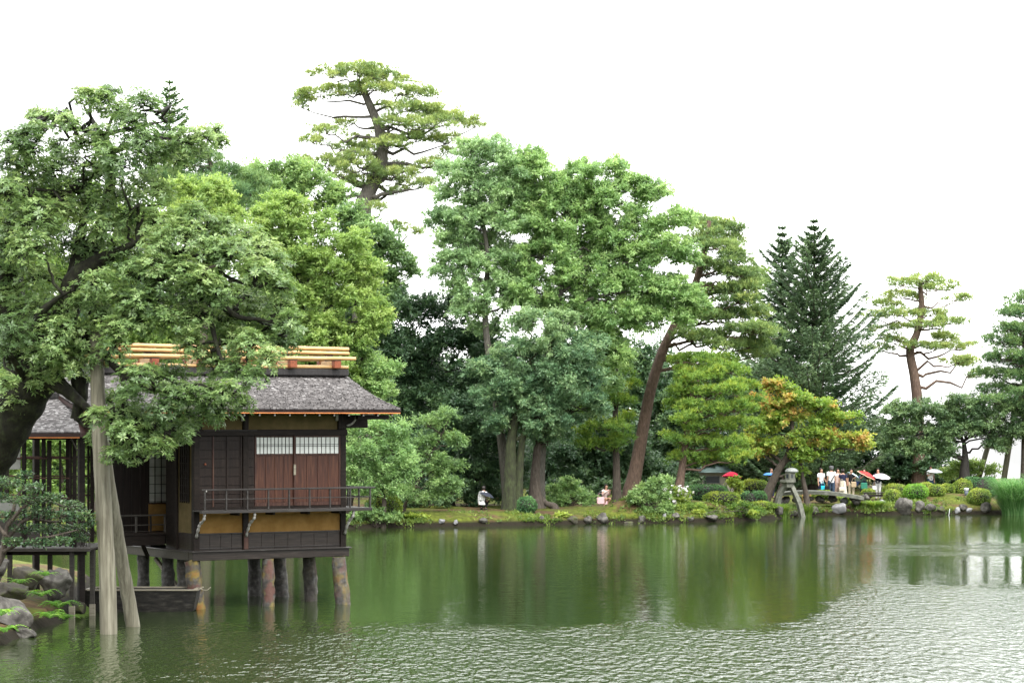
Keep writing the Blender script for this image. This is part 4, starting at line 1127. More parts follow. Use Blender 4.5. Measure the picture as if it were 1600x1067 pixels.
# balcony
yb = -.56
tR = 4.79
dk = MB().box(-.06, tR + .02, yb - .02, yb + .10, Z_DK0 - .01, Z_DK1, .006).build('balcony_deck', M['wet_rail'], tea)
for i in range(4):
    y = yb + .104 + i * .114
    tb('plank', 'wet_rail', -.04, tR, y, y + .108, Z_DK1 - .04, Z_DK1 - .004, dk, .004)
tb('plank', 'wet_rail', T_END + .005, tR + .015, -.0995, 2.4, Z_DK0 - .01, Z_DK1 - .002, dk, .005)
rl = MB().box(-.06, tR + .10, yb - .03, yb + .03, Z_RAIL - .03, Z_RAIL + .015, .008).build('balcony_rail', M['wet_rail'], tea)
tb('lower_rail', 'wet_rail', .02, tR, yb - .012, yb + .012, 2.76, 2.785, rl, .004)
tb('side_rail', 'wet_rail', tR - .03, tR + .03, yb + .034, 2.4, Z_RAIL - .028, Z_RAIL + .013, rl)
tb('side_rail', 'wet_rail', tR - .012, tR + .012, yb + .034, 2.4, 2.76, 2.785, rl, .004)
for i in range(9):
    x = .04 + i * (tR - .08) / 8
    tb('baluster', 'wet_rail', x - .02, x + .02, yb - .02, yb + .02, Z_DK1 + .001, Z_RAIL - .031, rl, .005)
for i in range(4):
    tb('baluster', 'wet_rail', tR - .02, tR + .02, .1 + i * .6, .14 + i * .6, Z_DK1 + .001, Z_RAIL - .03, rl, .005)
tb('rail_bracket', 'white_tip', .05, .08, yb - .045, yb - .031, Z_RAIL - .06, Z_RAIL - .02, rl)
# natural curved brackets under the balcony
def bracket(x, y0, mat='white_tip', sgn=1.0):
    p = smooth_path([(x, yb + .06, Z_DK0 - .02), (x, yb + .10, Z_DK0 - .16), (x - .02, -.28, Z_DK0 - .28), (x - .03, -.20, Z_DK0 - .40), (x, -.01, Z_DK0 - .62)], 4)
    rr = .034 + .012 * np.sin(np.arange(len(p)) * 2.1)
    MB().tube(p, rr, 7).build('balcony_bracket', M['white_tip'], tea)
bracket(.06, 0); bracket(tm + .08, 0); bracket(T_END - .05, 0)
p = smooth_path([(tR - .1, .2, Z_DK0 - .02), (tR - .16, .2, Z_DK0 - .18), (T_END + .2, .18, Z_DK0 - .32), (T_END - .02, .15, Z_DK0 - .55)], 4)
MB().tube(p, .03 + .012 * np.sin(np.arange(len(p)) * 2.3), 7).build('balcony_bracket', M['white_tip'], tea)
for x in (1.0, 2.0, 3.0, 3.9):
    tb('balcony_joist', 'old_timber', x, x + .06, yb + .11, -.001, Z_DK0 - .08, Z_DK0 + .025)

# roof: two shingled slopes, ridge along the front
RT0, RT1 = -3.5, t_at(625, -1.0)
V_E, V_R, V_B = -1.0, 2.0, 5.6
Z_E, Z_R = 5.06, 5.99
def roof_z(v):
    """Gently concave slope."""
    q = (v - V_E) / (V_R - V_E) if v <= V_R else (V_B - v) / (V_B - V_R)
    return Z_E + (Z_R - Z_E) * (q - .10 * math.sin(math.pi * q))
rb_ = MB()
vv = [V_E, -.4, .2, .8, 1.4, V_R, 2.8, 3.6, 4.4, V_B]
pts = [(t_, v_, roof_z(v_) + dz) for t_ in (RT0, RT1) for dz in (-.02, -.12) for v_ in vv]
n_ = len(vv)
fs = []
for i in range(n_ - 1):
    fs.append((i, i + 1, 2 * n_ + i + 1, 2 * n_ + i)[::-1]); fs.append((n_ + i, n_ + i + 1, 3 * n_ + i + 1, 3 * n_ + i))
    fs.append((i, i + 1, n_ + i + 1, n_ + i)); fs.append((2 * n_ + i, 2 * n_ + i + 1, 3 * n_ + i + 1, 3 * n_ + i)[::-1])
for e_ in (0, n_ - 1):
    fs.append((e_, n_ + e_, 3 * n_ + e_, 2 * n_ + e_))
roof = rb_.add(pts, fs).build('roof', M['eave'], tea)
# shingles: each a thin wedge, too small to pick apart, joined
def shingle_field(fn_z, t0, t1, v0, v1, rowh, wid, name, parent, under=.02, nv_rows=None):
    V, F, T = [], [], []
    n_r = int(abs(v1 - v0) / rowh); sg = 1 if v1 > v0 else -1
    for r_ in range(n_r):
        va = v0 + sg * r_ * rowh; vb = va + sg * rowh * 1.7
        x = t0 - RNG.random() * wid
        while x < t1:
            w = wid * RNG.uniform(.6, 1.5)
            xa, xb = max(x, t0), min(x + w, t1)
            if xb - xa > .01:
                l = RNG.uniform(.000, .022); tw = RNG.uniform(-.012, .012); o_ = RNG.uniform(-.02, .02)
                za, zb = fn_z(va), fn_z(vb if sg * (v1 - vb) > 0 else v1)
                vb_ = vb if sg * (v1 - vb) > 0 else v1
                b0 = len(V)
                V += [(xa, va + o_, za + .012 + l + tw), (xb, va + o_, za + .012 + l - tw), (xb, vb_, zb - .004), (xa, vb_, zb - .004), (xa, va + o_, za - .02), (xb, va + o_, za - .02)]
                F += [(b0, b0 + 1, b0 + 2, b0 + 3), (b0 + 4, b0 + 5, b0 + 1, b0)]
                q = float(np.clip(RNG.beta(1.3, 1.9), 0, 1)); T += [q, q * .5]
            x += w
    o = mesh_np(name, V, F, M['shingle'], parent, tint=T)
    return tag(o, kind='stuff')
shingle_field(roof_z, RT0, RT1, V_E - .02, V_R, .062, .075, 'shingles', roof)
shingle_field(roof_z, RT0, RT1, V_B + .02, V_R, .15, .2, 'shingles', roof)
# eave edge: dark board with an orange lip
tb('eave_board', 'eave', RT0, RT1 + .01, V_E + .0, V_E + .06, 4.955, 5.045, roof, 0)
tb('eave_lip', 'eave_lip', RT0, RT1 + .012, V_E - .01, V_E + .055, 4.928, 4.953, roof, .004)
for k_ in range(2):     # verge boards up the gable
    vs_ = [V_E, .5, V_R] if k_ == 0 else [V_B, 3.8, V_R]
    for a_, b_ in zip(vs_[:-1], vs_[1:]):
        MB().beam((RT1 + .012, a_, roof_z(a_) - .09), (RT1 + .012, b_, roof_z(b_) - .09), .03, .10).build('verge_board', M['eave'], roof)
# rafters with pale end faces
x = RT0 + .2
i = 0
while x < RT1:
    rf = MB().beam((x, V_E + .07, 4.90), (x, .2, 4.90 + .36), .045, .06).build('rafter', M['old_timber'], roof)
    tb('rafter_end', 'white_tip', x - .02, x + .02, V_E + .055, V_E + .068, 4.865, 4.915, rf, 0)
    x += .425; i += 1
# purlin ends and braces at the gable corner
tb('purlin', 'old_timber', T_END + .02, RT1 - .1, -.6, -.48, 4.78, 4.90)
tb('purlin', 'old_timber', T_END + .02, RT1 - .12, 1.2, 1.34, 4.60, 4.86)
tb('purlin', 'old_timber', T_END + .02, RT1 - .35, .1, .22, 4.56, 4.9)
tb('purlin_end', 'white_tip', RT1 - .348, RT1 - .335, .11, .21, 4.58, 4.68)
MB().tube(smooth_path([(T_END + .01, -.02, 4.62), (T_END + .14, -.03, 4.66), (T_END + .24, -.03, 4.76), (T_END + .28, -.03, 4.86)], 3), np.full(10, .028), 6).build('eave_brace', M['white_tip'], tea)
MB().beam((T_END + .4, .7, 4.86), (RT1 - .12, .7, 4.80), .05, .04).build('eave_batten', M['eave_lip'], tea)
for xq in (tm + .02, T_END - .24, .1):
    tb('strut_bracket', 'white_tip', xq - .09, xq - .02, -.055, -.012, 4.74, 4.93)
    tb('strut', 'old_timber', xq, xq + .12, -.025, .048, Z_LN1 + .002, 4.985)
# corridor post under the far end of the roof
tb('post', 'old_timber', RT0 + .55, RT0 + .70, .3, .45, .2, 5.05)
tb('post', 'old_timber', RT0 + .55, RT0 + .70, 3.3, 3.45, .2, 5.05)
# ridge: black bark capping, crossed blocks and bamboo poles
Z_RB = Z_R - .03
tb('ridge_cap', 'ridge_bark', -2.6, RT1 - .06, V_R - .34, V_R + .34, Z_RB - .02, Z_RB + .17, roof, .03)
def bamboo(t0, t1, v, z, r, par):
    k_ = max(2, int((t1 - t0) / .42))
    tt, rr = [], []
    for i in range(k_):
        a = t0 + (t1 - t0) * i / k_; b = t0 + (t1 - t0) * (i + 1) / k_
        tt += [a, a + .014, a + .03, (a + b) / 2, b - .02]; rr += [r * 1.10, r * 1.10, r * .99, r * .97, r * .99]
    tt.append(t1); rr.append(r)
    o = MB().tube(np.array([[x, v + .006 * math.sin(x * 2 + z * 9), z + .008 * math.sin(x * 1.3 + v * 5)] for x in tt]), np.array(rr), 9).build('bamboo_pole', M['bamboo'], par)
    return o
RE = RT1 - .02
for v, z, r, e in ((V_R - .30, Z_RB + .215, .048, -.06), (V_R - .20, Z_RB + .205, .044, -.12), (V_R + .30, Z_RB + .215, .048, -.06), (V_R + .2, Z_RB + .205, .044, -.14), (V_R - .42, Z_RB + .44, .052, .10), (V_R + .42, Z_RB + .44, .05, .06), (V_R - .09, Z_RB + .60, .05, .08), (V_R + .10, Z_RB + .60, .05, .05), (V_R, Z_RB + .72, .055, .12)):
    bamboo(-2.4, RE + e, v, z, r, roof)
for k_ in range(6):
    x = -1.7 + k_ * 1.32
    bl = MB().box(x - .10, x + .10, V_R - .52, V_R - .34, Z_RB + .19, Z_RB + .385, .01).build('ridge_block', M['ridge_block'], roof)
    MB().box(x - .08, x + .08, V_R - .338, V_R + .338, Z_RB + .27, Z_RB + .38, .008).build('ridge_saddle', M['bamboo'], roof)
    MB().box(x - .10, x + .10, V_R + .34, V_R + .52, Z_RB + .19, Z_RB + .385, .01).build('ridge_block', M['ridge_block'], roof)
    MB().box(x - .06, x + .06, V_R - .14, V_R + .14, Z_RB + .385, Z_RB + .545, .01).build('ridge_block', M['old_timber'], roof)
    MB().box(x - .104, x + .104, V_R - .522, V_R - .44, Z_RB + .387, Z_RB + .40, 0).build('ridge_block_cap', M['ridge_bark'], roof)

# stone pillars in the water
def pillar(name_label, px_t, px_b, row_b, w_px, Y, lich, n=9, seed=0, ztop=1.215):
    k = 1 / ppm(Y)
    top = np.array([(px_t - 800) / FPX * Y, Y, ztop]); bot = np.array([(px_b - 800) / FPX * Y, Y, -.7])
    r_ = np.random.default_rng(seed)
    q = np.linspace(0, 1, 13)[:, None]
    pth = bot * (1 - q) + top * q
    rad = w_px * k * .5 * (1.06 - .12 * q[:, 0]) * (1 + r_.normal(size=13) * .022)
    v, f, _ = tube_arrays(pth, rad, n)
    v += r_.normal(size=v.shape) * .012
    # into the teahouse's own axes
    loc = v.copy(); loc[:, 0] -= C0[0]; loc[:, 1] -= C0[1]
    c, s = math.cos(-TH), math.sin(-TH)
    loc[:, :2] = np.stack([loc[:, 0] * c - loc[:, 1] * s, loc[:, 0] * s + loc[:, 1] * c], 1)
    o = mesh_np('stone_pillar', loc, f, M['lichen'], tea, smooth=True)
    o.color = (lich, lich, lich, 1)
    return tag(o, name_label)
pillar('stone pillar with orange and yellow lichen', 300, 312, 0, 27, 64.6, .95, 7, 1)
pillar('grey leaning stone pillar', 397, 399, 0, 22, 69.5, .0, 8, 2)
pillar('yellow-lichened square stone pillar', 419, 420, 0, 22, 65.6, .85, 6, 3)
pillar('grey leaning stone pillar', 435, 444, 0, 22, 69.2, .1, 8, 4)
pillar('grey leaning stone pillar', 483, 488, 0, 22, 67.6, .12, 8, 5)
pillar('mottled stone pillar leaning outward', 529, 540, 0, 25, 66.4, .55, 8, 6)
pillar('dark stone pillar', 224, 224, 0, 20, 68.3, .0, 8, 7)
pillar('dark stone pillar', 262, 264, 0, 21, 67.0, .0, 8, 8)
pillar('dark stone pillar', 288, 288, 0, 24, 66.3, .05, 8, 9)
# water-side log brace beneath the floor
def to_tea(p):
    d = np.array(p[:2]) - C0
    return (float(d @ UX), float(d @ VX), float(p[2]))
MB().beam(to_tea(P(243, 872, 68)), to_tea(P(292, 935, 67)), .09, .09).build('underfloor_brace', M['pale_plank'], tea)

# ================================================================== GARDEN PAVILION ON POSTS
PY = 62.0
pk = PY / FPX
def px_x(px, Y=None):
    return (px - 800) / FPX * (Y or PY)
def rz(row, Y=None):
    return CAM_H - (row - HZ) / FPX * (Y or PY)
pb = np.array([px_x(60), PY, 0.0])
pav = empty('garden_pavilion', pb)
tag(pav, 'small open pavilion with glazed sashes on a timber deck among boulders', 'pavilion')
def pbx(name, mat, pxa, pxb, ya, yb_, ra, rb__, parent=None, bev=.006):
    """A piece given by the columns and rows it covers on the pavilion's front."""
    return MB().box(px_x(pxa) - pb[0], px_x(pxb) - pb[0], ya, yb_, rz(rb__), rz(ra), bev).build(name, M[mat], parent or pav)
DEP = 2.6
dk = pbx('deck', 'deck_wood', -30, 146, -.5, -.36, 855, 860)
for i in range(9):
    pbx('plank', 'deck_wood', -30, 145, -.355 + i * .33, -.355 + i * .33 + .32, 855.6, 858.5, dk)
pbx('deck_beam', 'old_timber', -28, 138, -.3, -.2, 860.2, 866)
pbx('deck_beam', 'old_timber', -28, 138, 2.3, 2.4, 860.2, 866)
for a, yq in ((112, -.34), (137, .3), (15, -.3), (60, 1.2), (118, 2.2)):
    p_ = pbx('stilt', 'deck_wood', a, a + 7, yq, yq + .12, 860.3, 985)
    pbx('stilt_foot', 'pale_plank', a - .8, a + 7.8, yq - .012, yq + .132, 945, 986, p_)
for a in (-26, 34, 113):
    for yq in (0.0, DEP):
        pbx('post', 'old_timber', a, a + 6, yq, yq + .1, 684, 854.8)
for yq in (0.0, DEP):
    pbx('head_beam', 'old_timber', -28, 121, yq - .02, yq + .12, 678, 687)
    for r_ in (716, 747, 778):
        pbx('sash_bar', 'red_stile', -20, 113, yq + .03, yq + .055, r_ - 1.2, r_ + 1.2)
    for a in ((73, 80), (92, 95), (108, 112)):
        pbx('sash_stile', 'old_timber', a[0], a[1], yq + .02, yq + .06, 688, 854)
pbx('plaster_panel', 'plaster', -20, 31, .06, .10, 687.5, 733, bev=0)
pbx('plaster_panel', 'plaster', -20, 30, .06, .10, 779.5, 799, bev=0)
pbx('dado_panel', 'deck_wood', -20, 33, .05, .09, 812, 852)
for a in (40, 66, 92):
    pbx('dado_panel', 'deck_wood', a, a + 22, .05, .09, 826, 852)
for q in range(5):
    pbx('fence_picket', 'deck_wood', 121 + q * 4.6, 122.6 + q * 4.6, -.1, -.07, 836, 854)
pbx('fence_rail', 'deck_wood', 120, 142, -.115, -.055, 833, 835.5)
pane = pbx('window_pane', 'paper', 40.5, 72.5, .038, .044, 690, 811, bev=0)
gm, gnt, gbs = new_mat('window_glass')
gbs.inputs['Base Color'].default_value = (.9, .95, .92, 1); gbs.inputs['Roughness'].default_value = .02
if 'Transmission Weight' in gbs.inputs: gbs.inputs['Transmission Weight'].default_value = 1.0
gbs.inputs['IOR'].default_value = 1.02
M['glass'] = gm
pane.data.materials.clear(); pane.data.materials.append(gm)
# its roof: a shingled hip
def hip(lo, hi, za, zb, ya, yb2, inset):
    return lo
ex0, ex1 = px_x(20) - pb[0], px_x(133.5) - pb[0]
ez = rz(676)
proof = MB()
ry0, ry1 = -.75, DEP + .75
rx0, rx1 = ex0 + .55, ex1 - .5
rzz = rz(622)
ym = (ry0 + ry1) / 2
pts = [(ex0, ry0, ez), (ex1, ry0, ez), (ex1, ry1, ez), (ex0, ry1, ez), (rx0, ym - .3, rzz), (rx1, ym - .3, rzz), (rx1, ym + .3, rzz), (rx0, ym + .3, rzz)]
pts += [(x, y, ez - .10) for x, y, z in pts[:4]]
proof.add(pts, [(0, 1, 5, 4), (1, 2, 6, 5), (2, 3, 7, 6), (3, 0, 4, 7), (4, 5, 6, 7), (0, 8, 9, 1), (1, 9, 10, 2), (2, 10, 11, 3), (3, 11, 8, 0), (11, 10, 9, 8)])
proof = proof.build('roof', M['eave'], pav)
V, F, T = [], [], []
rows = 34
for r_ in range(rows):
    qa, qb = r_ / rows, min(1, (r_ + 1.6) / rows)
    xa0, xa1 = ex0 + (rx0 - ex0) * qa, ex1 + (rx1 - ex1) * qa
    x = xa0
    while x < xa1:
        w = RNG.uniform(.04, .09); xe = min(x + w, xa1)
        l = RNG.uniform(0, .018)
        ya_ = ry0 + (ym - .3 - ry0) * qa; yb_ = ry0 + (ym - .3 - ry0) * qb
        zc_ = lambda q: ez + (rzz - ez) * q
        b0 = len(V)
        sh_ = lambda xx: rx0 + (xx - ex0) / (ex1 - ex0) * (rx1 - rx0)
        ia = lambda xx, q: max(ex0 + (rx0 - ex0) * q, min(ex1 + (rx1 - ex1) * q, xx))
        V += [(x, ya_, zc_(qa) + .02 + l), (xe, ya_, zc_(qa) + .02 + l), (ia(xe, qb), yb_, zc_(qb) + .012), (ia(x, qb), yb_, zc_(qb) + .012), (x, ya_, zc_(qa) - .01), (xe, ya_, zc_(qa) - .01)]
        F += [(b0, b0 + 1, b0 + 2, b0 + 3), (b0 + 4, b0 + 5, b0 + 1, b0)]
        q = float(RNG.beta(1.3, 1.9)); T += [q, q * .5]
        x += w
tag(mesh_np('shingles', V, F, M['shingle'], proof, tint=T), kind='stuff')
MB().box(ex0 + .01, ex1 - .01, ry0 - .012, ry0 - .002, ez - .125, ez - .102, 0).build('eave_lip', M['eave_lip'], proof)
MB().box(rx0 - .1, rx1 + .1, ym - .4, ym + .4, rzz - .02, rzz + .16, .03).build('ridge_cap', M['ridge_bark'], proof)
MB().beam((ex1 - .25, -.6, ez - .14), (px_x(120) - pb[0], -.02, ez - .42), .03, .05).build('eave_brace', M['deck_wood'], pav)

# ================================================================== PROP POLES, BOAT, BOULDERS
def prop_pole(label, pts, radii, mat='prop_wood', flat_top=True):
    path = smooth_path(pts, 8)
    n = len(path)
    rad = np.interp(np.linspace(0, 1, n), np.linspace(0, 1, len(radii)), radii)
    base = path[0].copy()
    v, f, _ = tube_arrays(path - base, rad * (1 + RNG.normal(size=n) * .012), 14)
    v += RNG.normal(size=v.shape) * .004
    mb = MB(); mb.add(v, f, True)
    mb.f.append(tuple(range(len(v) - 14, len(v)))); mb.sm.append(False)
    o = mb.build('prop_pole', M[mat])
    o.location = base
    return tag(o, label, 'pole', 'wooden props under the overhanging tree')
prop_pole('thick upright weathered log propping the tree, nearest the viewer', [P(170, 1010, 57.0), P(168, 900, 57.0), P(160, 760, 57.05), P(154, 640, 57.1), P(150, 518, 57.2)], [.195, .19, .18, .165, .15])
prop_pole('slanting weathered log prop crossing behind the upright log', [P(211, 1000, 59.1), P(200, 930, 59.0), P(184, 840, 58.7), P(168, 740, 58.4), P(152, 620, 58.2)], [.165, .16, .15, .14, .13])

bt = empty('punt_boat', P(232, 958, 64.2))
tag(bt, 'old flat-bottomed wooden boat moored under the teahouse', 'boat')
def hull(l0, l1, b, h):
    o = []
    return o
L0, L1 = -1.55, 1.18
sec = [(-1.55, .30, .42, .30), (-1.1, .40, .50, .06), (0, .46, .56, .0), (.95, .46, .56, .02), (L1, .42, .52, .16)]
outer = []
for x, wb, wt, zb in sec:
    outer.append([(x, -wb, zb - .06), (x + (.10 if x == L1 else 0), -wt, .60), (x + (.10 if x == L1 else 0), wt, .60), (x, wb, zb - .06)])
mb = MB()
vv_ = [p for s_ in outer for p in s_] + [(p[0] * .97, p[1] * .9, max(p[2], zq)) for s_ in outer for p, zq in zip(s_, (.06, .6, .6, .06))]
ff = []
for i in range(4):
    for j in range(3):
        jn = (j + 1)
        if j == 1: continue
        ff.append((i * 4 + j, i * 4 + jn, i * 4 + 4 + jn, i * 4 + 4 + j))
        ff.append((20 + i * 4 + j, 20 + i * 4 + 4 + j, 20 + i * 4 + 4 + jn, 20 + i * 4 + jn))
    ff.append((i * 4 + 3, i * 4, i * 4 + 4, i * 4 + 7)); ff.append((20 + i * 4, 20 + i * 4 + 3, 20 + i * 4 + 7, 20 + i * 4 + 4))
for e_ in (0, 16):
    ff.append((e_, e_ + 1, e_ + 2, e_ + 3)); ff.append((20 + e_ + 3, 20 + e_ + 2, 20 + e_ + 1, 20 + e_))
mb.add(vv_, ff).build('hull', M['boat_wood'], bt)
for sg in (-1, 1):
    MB().box(L0 + .1, L1 + .14, sg * .55 - .05, sg * .55 + .05, .602, .64, .008).build('gunwale', M['pale_plank'], bt)
MB().box(L1 - .02, L1 + .141, -.498, .498, .603, .638, .008).build('stern_plank', M['pale_plank'], bt)
MB().box(L0 + .02, L0 + .2, -.42, .42, .603, .638, .008).build('bow_plank', M['pale_plank'], bt)
MB().box(-.3, -.05, -.5, .5, .42, .46, .006).build('thwart', M['boat_wood'], bt)
MB().tube(smooth_path([(L1 + .1, -.3, .66), (L1 + .3, -.32, .60), (L1 + .42, -.30, .68)], 4), np.full(9, .012), 5).build('mooring_rope', M['pale_plank'], bt)

for lab, px, row, Y, rx, ry, mat, sd, tl in (
    ('large pale grey boulder at the water beside the ferns', 14, 957, 56.2, 46, 29, 'rock', 3, -.25),
    ('rounded mossy boulder beneath the pavilion deck', 42, 905, 59.5, 34, 24, 'mossy_rock', 5, -.2),
    ('dark upright boulder under the pavilion deck, next to the stilts', 86, 912, 60.6, 28, 38, 'rock', 8, .1),
    ('small brown stone between the two pavilion stilts', 124, 950, 62.4, 13, 16, 'mossy_rock', 11, 0),
    ('ochre-stained boulder tucked behind the large pale one', 22, 925, 58.2, 30, 18, 'mossy_rock', 14, 0),
    ('wet black stone at the waterline below the ferns', 40, 992, 56.0, 26, 12, 'rock', 17, 0),
    ('grey boulder in the shade at the edge of the picture under the deck', -8, 890, 60.5, 28, 22, 'rock', 19, 0)):
    boulder(lab, px, row, Y, rx, ry, mat, sd, tl, 'boulders under the pavilion')
reseed(31)
for i, (lab, px, row, Y, rp) in enumerate((
    ('bright fern drooping over the large pale boulder at the picture edge', 2, 962, 54.4, 44),
    ('fern spreading its fronds at the foot of the pavilion stilt', 92, 950, 58.6, 36),
    ('fern between the two biggest boulders', 64, 932, 57.6, 34),
    ('fern just above the waterline by the black stone', 78, 966, 57.2, 36),
    ('small fern high among the boulders beneath the deck', 30, 912, 57.8, 26),
    ('low fern touching the water at the bottom of the bank', 6, 988, 53.8, 38),
    ('small fern beside the dark upright boulder', 70, 900, 59.0, 26),
    ('fern hanging over the water between the black stone and the stilts', 100, 968, 58.6, 28))):
    fern(lab, px, row, Y, rp)
M['mossy_dark'] = noise_mat('mossy_dark', [(.3, (.006, .0055, .0045)), (.5, (.013, .013, .008)), (.66, (.026, .032, .014)), (.85, (.05, .055, .035))], (2, 2, 1.2), 4, 8, .8, .9, .06, .2)
# ================================================================== THE BIG OVERHANGING TREE
reseed(51)
NY = 57.4
def near_tree():
    base = ground_base(-60, 59.5)
    root = plant_root('overhanging_tree', 'huge old tree with glossy leaf rosettes leaning over the pavilion and teahouse roof', 'tree', base)
    wd = Wood(); lv = Leaves()
    limbs = {}
    def limb(key, pts, radii, n=12):
        p = smooth_path([P(q[0], q[1], q[2] if len(q) > 2 else NY) for q in pts], 7)
        m_ = len(p)
        r = np.interp(np.linspace(0, 1, m_), np.linspace(0, 1, len(radii)), radii)
        r = r * (1 + .05 * np.sin(np.arange(m_) * 1.7 + len(limbs)))
        if key not in ('trunk', 'west', 'stub'): r = r * (.62 if key in ('east', 'east_up') else .8)
        wd.tube(p, r, n); limbs[key] = (p, r)
    b0 = base - UP * .2
    k = ppm(59.5)
    pb_ = HZ - (b0[2] - CAM_H) * FPX / 59.5
    limb('trunk', [(-60, pb_, 59.5), (-38, 760, 59.2), (0, 680, 58.8), (42, 610, 58.4), (70, 560, 58)], [.72, .62, .58, .55, .50], 16)
    limb('elbow', [(30, 625, 58.2), (66, 603, 57.9), (92, 602, 57.7), (118, 622, 57.6), (140, 640, 57.5)], [.30, .26, .22, .16, .09])
    limb('stub', [(118, 655, 57.9), (126, 620, 57.9), (122, 580, 58.0), (110, 545, 58.0)], [.12, .16, .22, .26])
    limb('west', [(50, 590, 58.3), (25, 520, 58.6), (12, 450, 58.7), (18, 390, 58.6), (30, 335, 58.5)], [.46, .42, .38, .30, .24], 14)
    limb('mid', [(70, 560, 58), (100, 500, 57.9), (118, 440, 57.8), (150, 412, 57.6), (185, 393, 57.3), (215, 378, 57.0)], [.42, .38, .34, .24, .13, .07], 14)
    limb('mid_up', [(108, 480, 57.9), (116, 420, 58.1), (128, 360, 58.3), (132, 310, 58.4), (120, 295, 58.4)], [.24, .18, .13, .10, .06])
    limb('crown_up', [(122, 430, 58.0), (160, 350, 58.5), (172, 290, 58.6), (172, 235, 58.5), (155, 212, 58.3)], [.28, .22, .17, .13, .10])
    limb('crown_a', [(156, 213, 58.3), (130, 203, 58.0), (105, 200, 57.8), (88, 188, 57.7), (70, 186, 57.6)], [.10, .08, .06, .05, .03])
    limb('crown_b', [(156, 213, 58.3), (180, 206, 58.2), (205, 202, 58.1), (230, 195, 58.0), (260, 190, 57.9)], [.09, .07, .05, .035, .02])
    limb('crown_c', [(170, 240, 58.5), (215, 222, 58.2), (240, 214, 58.0), (290, 222, 57.8), (330, 212, 57.6)], [.10, .08, .06, .04, .02])
    limb('crown_d', [(158, 208, 58.3), (140, 180, 58.4), (132, 165, 58.4), (150, 160, 58.4)], [.06, .045, .03, .015])
    limb('crown_e', [(165, 215, 58.4), (178, 180, 58.7), (200, 172, 58.8), (222, 160, 58.8)], [.06, .045, .03, .015])
    limb('west_a', [(18, 390, 58.6), (60, 325, 58), (85, 305, 57.7), (118, 300, 57.5)], [.2, .14, .09, .05])
    limb('west_b', [(28, 340, 58.5), (10, 290, 58.3), (28, 265, 58.1), (50, 245, 57.9)], [.18, .12, .08, .04])
    limb('east', [(90, 540, 58), (150, 535, 57.6), (195, 505, 57.3), (240, 445, 57.1), (262, 422, 57.0), (300, 428, 56.9), (325, 450, 56.9), (345, 475, 57), (360, 490, 57.1)], [.36, .36, .31, .22, .18, .17, .16, .13, .08], 14)
    limb('east_up', [(240, 445, 57.1), (262, 405, 57.1), (292, 395, 57.0), (322, 408, 56.9), (345, 405, 56.8), (345, 425, 56.8), (372, 440, 56.7), (400, 448, 56.6)], [.16, .13, .12, .10, .08, .07, .06, .03])
    limb('east_low', [(345, 475, 57), (372, 495, 56.9), (410, 500, 56.8), (440, 508, 56.7)], [.10, .07, .05, .02])
    limb('east_droop', [(325, 455, 56.9), (330, 500, 56.8), (340, 545, 56.6), (350, 565, 56.5), (375, 572, 56.4), (400, 575, 56.3)], [.09, .08, .06, .05, .035, .015])
    limb('low_east', [(150, 540, 57.4), (200, 590, 56.9), (250, 610, 56.6), (280, 612, 56.5), (310, 600, 56.4), (345, 615, 56.3)], [.14, .10, .07, .05, .035, .015])
    limb('low_hang', [(190, 580, 56.9), (200, 640, 56.7), (230, 668, 56.6), (270, 672, 56.5)], [.08, .06, .04, .015])
    limb('low_west', [(40, 600, 58), (20, 560, 57.2), (-5, 535, 56.9)], [.12, .08, .03])
    limb('north', [(60, 560, 58), (60, 500, 57.2), (85, 470, 56.8), (110, 455, 56.5)], [.2, .14, .08, .03])
    nodes = np.vstack([v[0] for kk, v in limbs.items() if kk not in ('trunk',)])
    # tufts: (column, row, radius px)
    FRONT = [(250,440,22),(285,425,22),(318,440,22),(345,465,20),(215,480,24),(180,515,22),(240,415,20),(300,450,20)]
